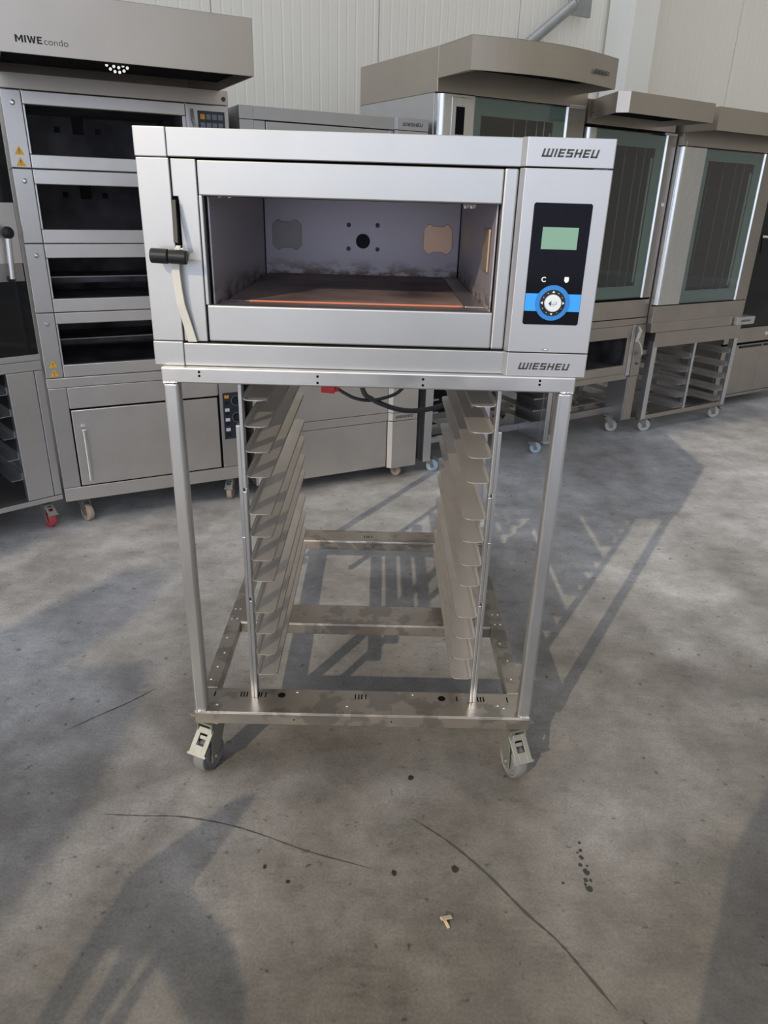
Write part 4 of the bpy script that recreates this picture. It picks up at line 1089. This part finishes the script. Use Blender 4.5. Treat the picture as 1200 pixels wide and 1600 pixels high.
ct = thing('shadow_cutout', 'grey cart with rounded slotted outline, added unseen to shade the floor', 'blocker', (.36, -1.64, 0))  # added unseen, outline traced to cast the lower-left floor shadow
def traced_shadow_outline():
    m = MB()
    # strips between slots, slanted so the gaps throw the sunlit streaks
    Q = lambda pts: m.prism([(x, z - .36) for x, z in pts], -.012, .012)
    Q([(-1.10, 1.28), (-1.14, 1.27), (-1.20, 1.13), (-1.15, 1.05), (-.97, 1.015), (-.83, 1.03), (-1.04, 1.11)])
    Q([(-1.15, 1.05), (-1.092, 1.03), (-.975, .83), (-1.00, .80)])
    Q([(-1.15, 1.05), (-1.085, 1.03), (-1.06, 1.03), (-.97, 1.015)])
    Q([(-1.055, 1.03), (-1.003, 1.02), (-.952, .915), (-.89, .83), (-.93, .83)])
    Q([(-.975, 1.018), (-.960, 1.015), (-.863, .845), (-.88, .83), (-.930, .915)])
    Q([(-.97, 1.015), (-.83, 1.03), (-.71, .96), (-.74, .92)])
    Q([(-.74, .92), (-.71, .96), (-.63, .89), (-.62, .84), (-.70, .86)])
    Q([(-.86, .845), (-.74, .92), (-.70, .86), (-.62, .84), (-.50, .76), (-.50, .70), (-.90, .70)])
    Q([(-1.30, .70), (-1.30, .80), (-1.00, .80), (-.965, .83), (-.88, .83), (-.86, .845), (-.50, .76), (-.50, .70)])
    return m
traced_shadow_outline().build('shadow_outline', 'steel_old', ct)
bx('blocker_tray', 'steel_old', ct, -1.30, -.50, -.35, .012, .31, .345)
for (x_, y_) in ((-1.28, -.33), (-.52, -.33), (-1.28, -.02), (-.52, -.02)): bx('leg', 'steel_old', ct, x_ - .015, x_ + .015, y_ - .015, y_ + .015, 0, .31)

mc = thing('shade_blocker', 'tall grey silo with narrow spout far behind, added unseen to shade the left floor', 'occluder', (-1.8, -5.0, 0))  # made-up shape, added unseen to throw the mid-left floor shadow
U = lambda pts: [(x, z + 1.8 if z > 0 else 0) for x, z in pts]
m = MB(); m.prism(U([(-2.40, 0), (-1.45, 0), (-1.42, .80), (-1.40, 1.05), (-1.52, 1.22), (-1.60, 1.36), (-1.76, 1.50), (-2.02, 1.46), (-2.10, 1.42), (-2.40, 1.40)]), -.45, .0); m.build('body', 'steel_old', mc, .01)
m = MB(); m.prism(U([(-2.48, 1.40), (-2.12, 1.40), (-2.22, 1.60), (-2.28, 1.90), (-2.46, 1.90)]), -.35, -.02); m.build('blocker_tower', 'steel_old', mc, .01)

db = thing('photographer_dummy', 'dark blue round dummy added in place of the photographer, to shade the floor', 'dummy', (.66, -2.12, 0))  # added for the photographer's body, casts the right-hand floor shade
m = MB(); m.lathe([(0, 0), (.26, 0), (.34, .5), (.33, 1.0), (.26, 1.18), (.12, 1.26), (0, 1.27)], (0, 0, 0), (0, 0, 1), 40); m.build('body', 'navy', db, 0, True)

# ================================================================== LIGHT
sun_d = bpy.data.lights.new('sun', 'SUN'); sun = bpy.data.objects.new('sun', sun_d); COL.objects.link(sun)
sun_d.energy = 2.8; sun_d.angle = radians(.53); sun_d.color = (1.0, .84, .60)
sun.rotation_euler = Vector((1.0, 1.67, -1.0)).to_track_quat('-Z', 'Y').to_euler()
sun.location = (-4, -6, 5)

# daylight: brightest through the open side behind and left of the photographer, dim from the roof and the far side
wd = bpy.data.worlds.new('sky'); SC.world = wd; wd.use_nodes = True
N, L = wd.node_tree.nodes, wd.node_tree.links
bg = N['Background']
tc = N.new('ShaderNodeTexCoord')
def lobe(direction, p0, p1):
    d = Vector(direction).normalized()
    dt = N.new('ShaderNodeVectorMath'); dt.operation = 'DOT_PRODUCT'; dt.inputs[1].default_value = d
    L.new(tc.outputs['Generated'], dt.inputs[0])
    mr = N.new('ShaderNodeMapRange'); mr.interpolation_type = 'SMOOTHSTEP'
    mr.inputs['From Min'].default_value = p0; mr.inputs['From Max'].default_value = p1
    L.new(dt.outputs['Value'], mr.inputs['Value']); return mr.outputs[0]
def mixc(fac, A, B):
    mx = N.new('ShaderNodeMix'); mx.data_type = 'RGBA'; L.new(fac, mx.inputs['Factor'])
    for s, v in (('A', A), ('B', B)):
        if isinstance(v, tuple): mx.inputs[s].default_value = (*v, 1)
        else: L.new(v, mx.inputs[s])
    return mx.outputs['Result']
base = mixc(lobe((0, 0, 1), .1, .9), (.28, .27, .25), (.95, .93, .90))
day = mixc(lobe((-.38, -.90, .22), .25, .92), base, (1.50, 1.66, 1.98))
L.new(day, bg.inputs['Color'])
bg.inputs['Strength'].default_value = 1.0

vs = SC.view_settings
SC.display_settings.display_device = 'sRGB'
vs.view_transform = 'Standard'; vs.look = 'None'; vs.exposure = 0.0; vs.gamma = 1.0; vs.use_curve_mapping = False
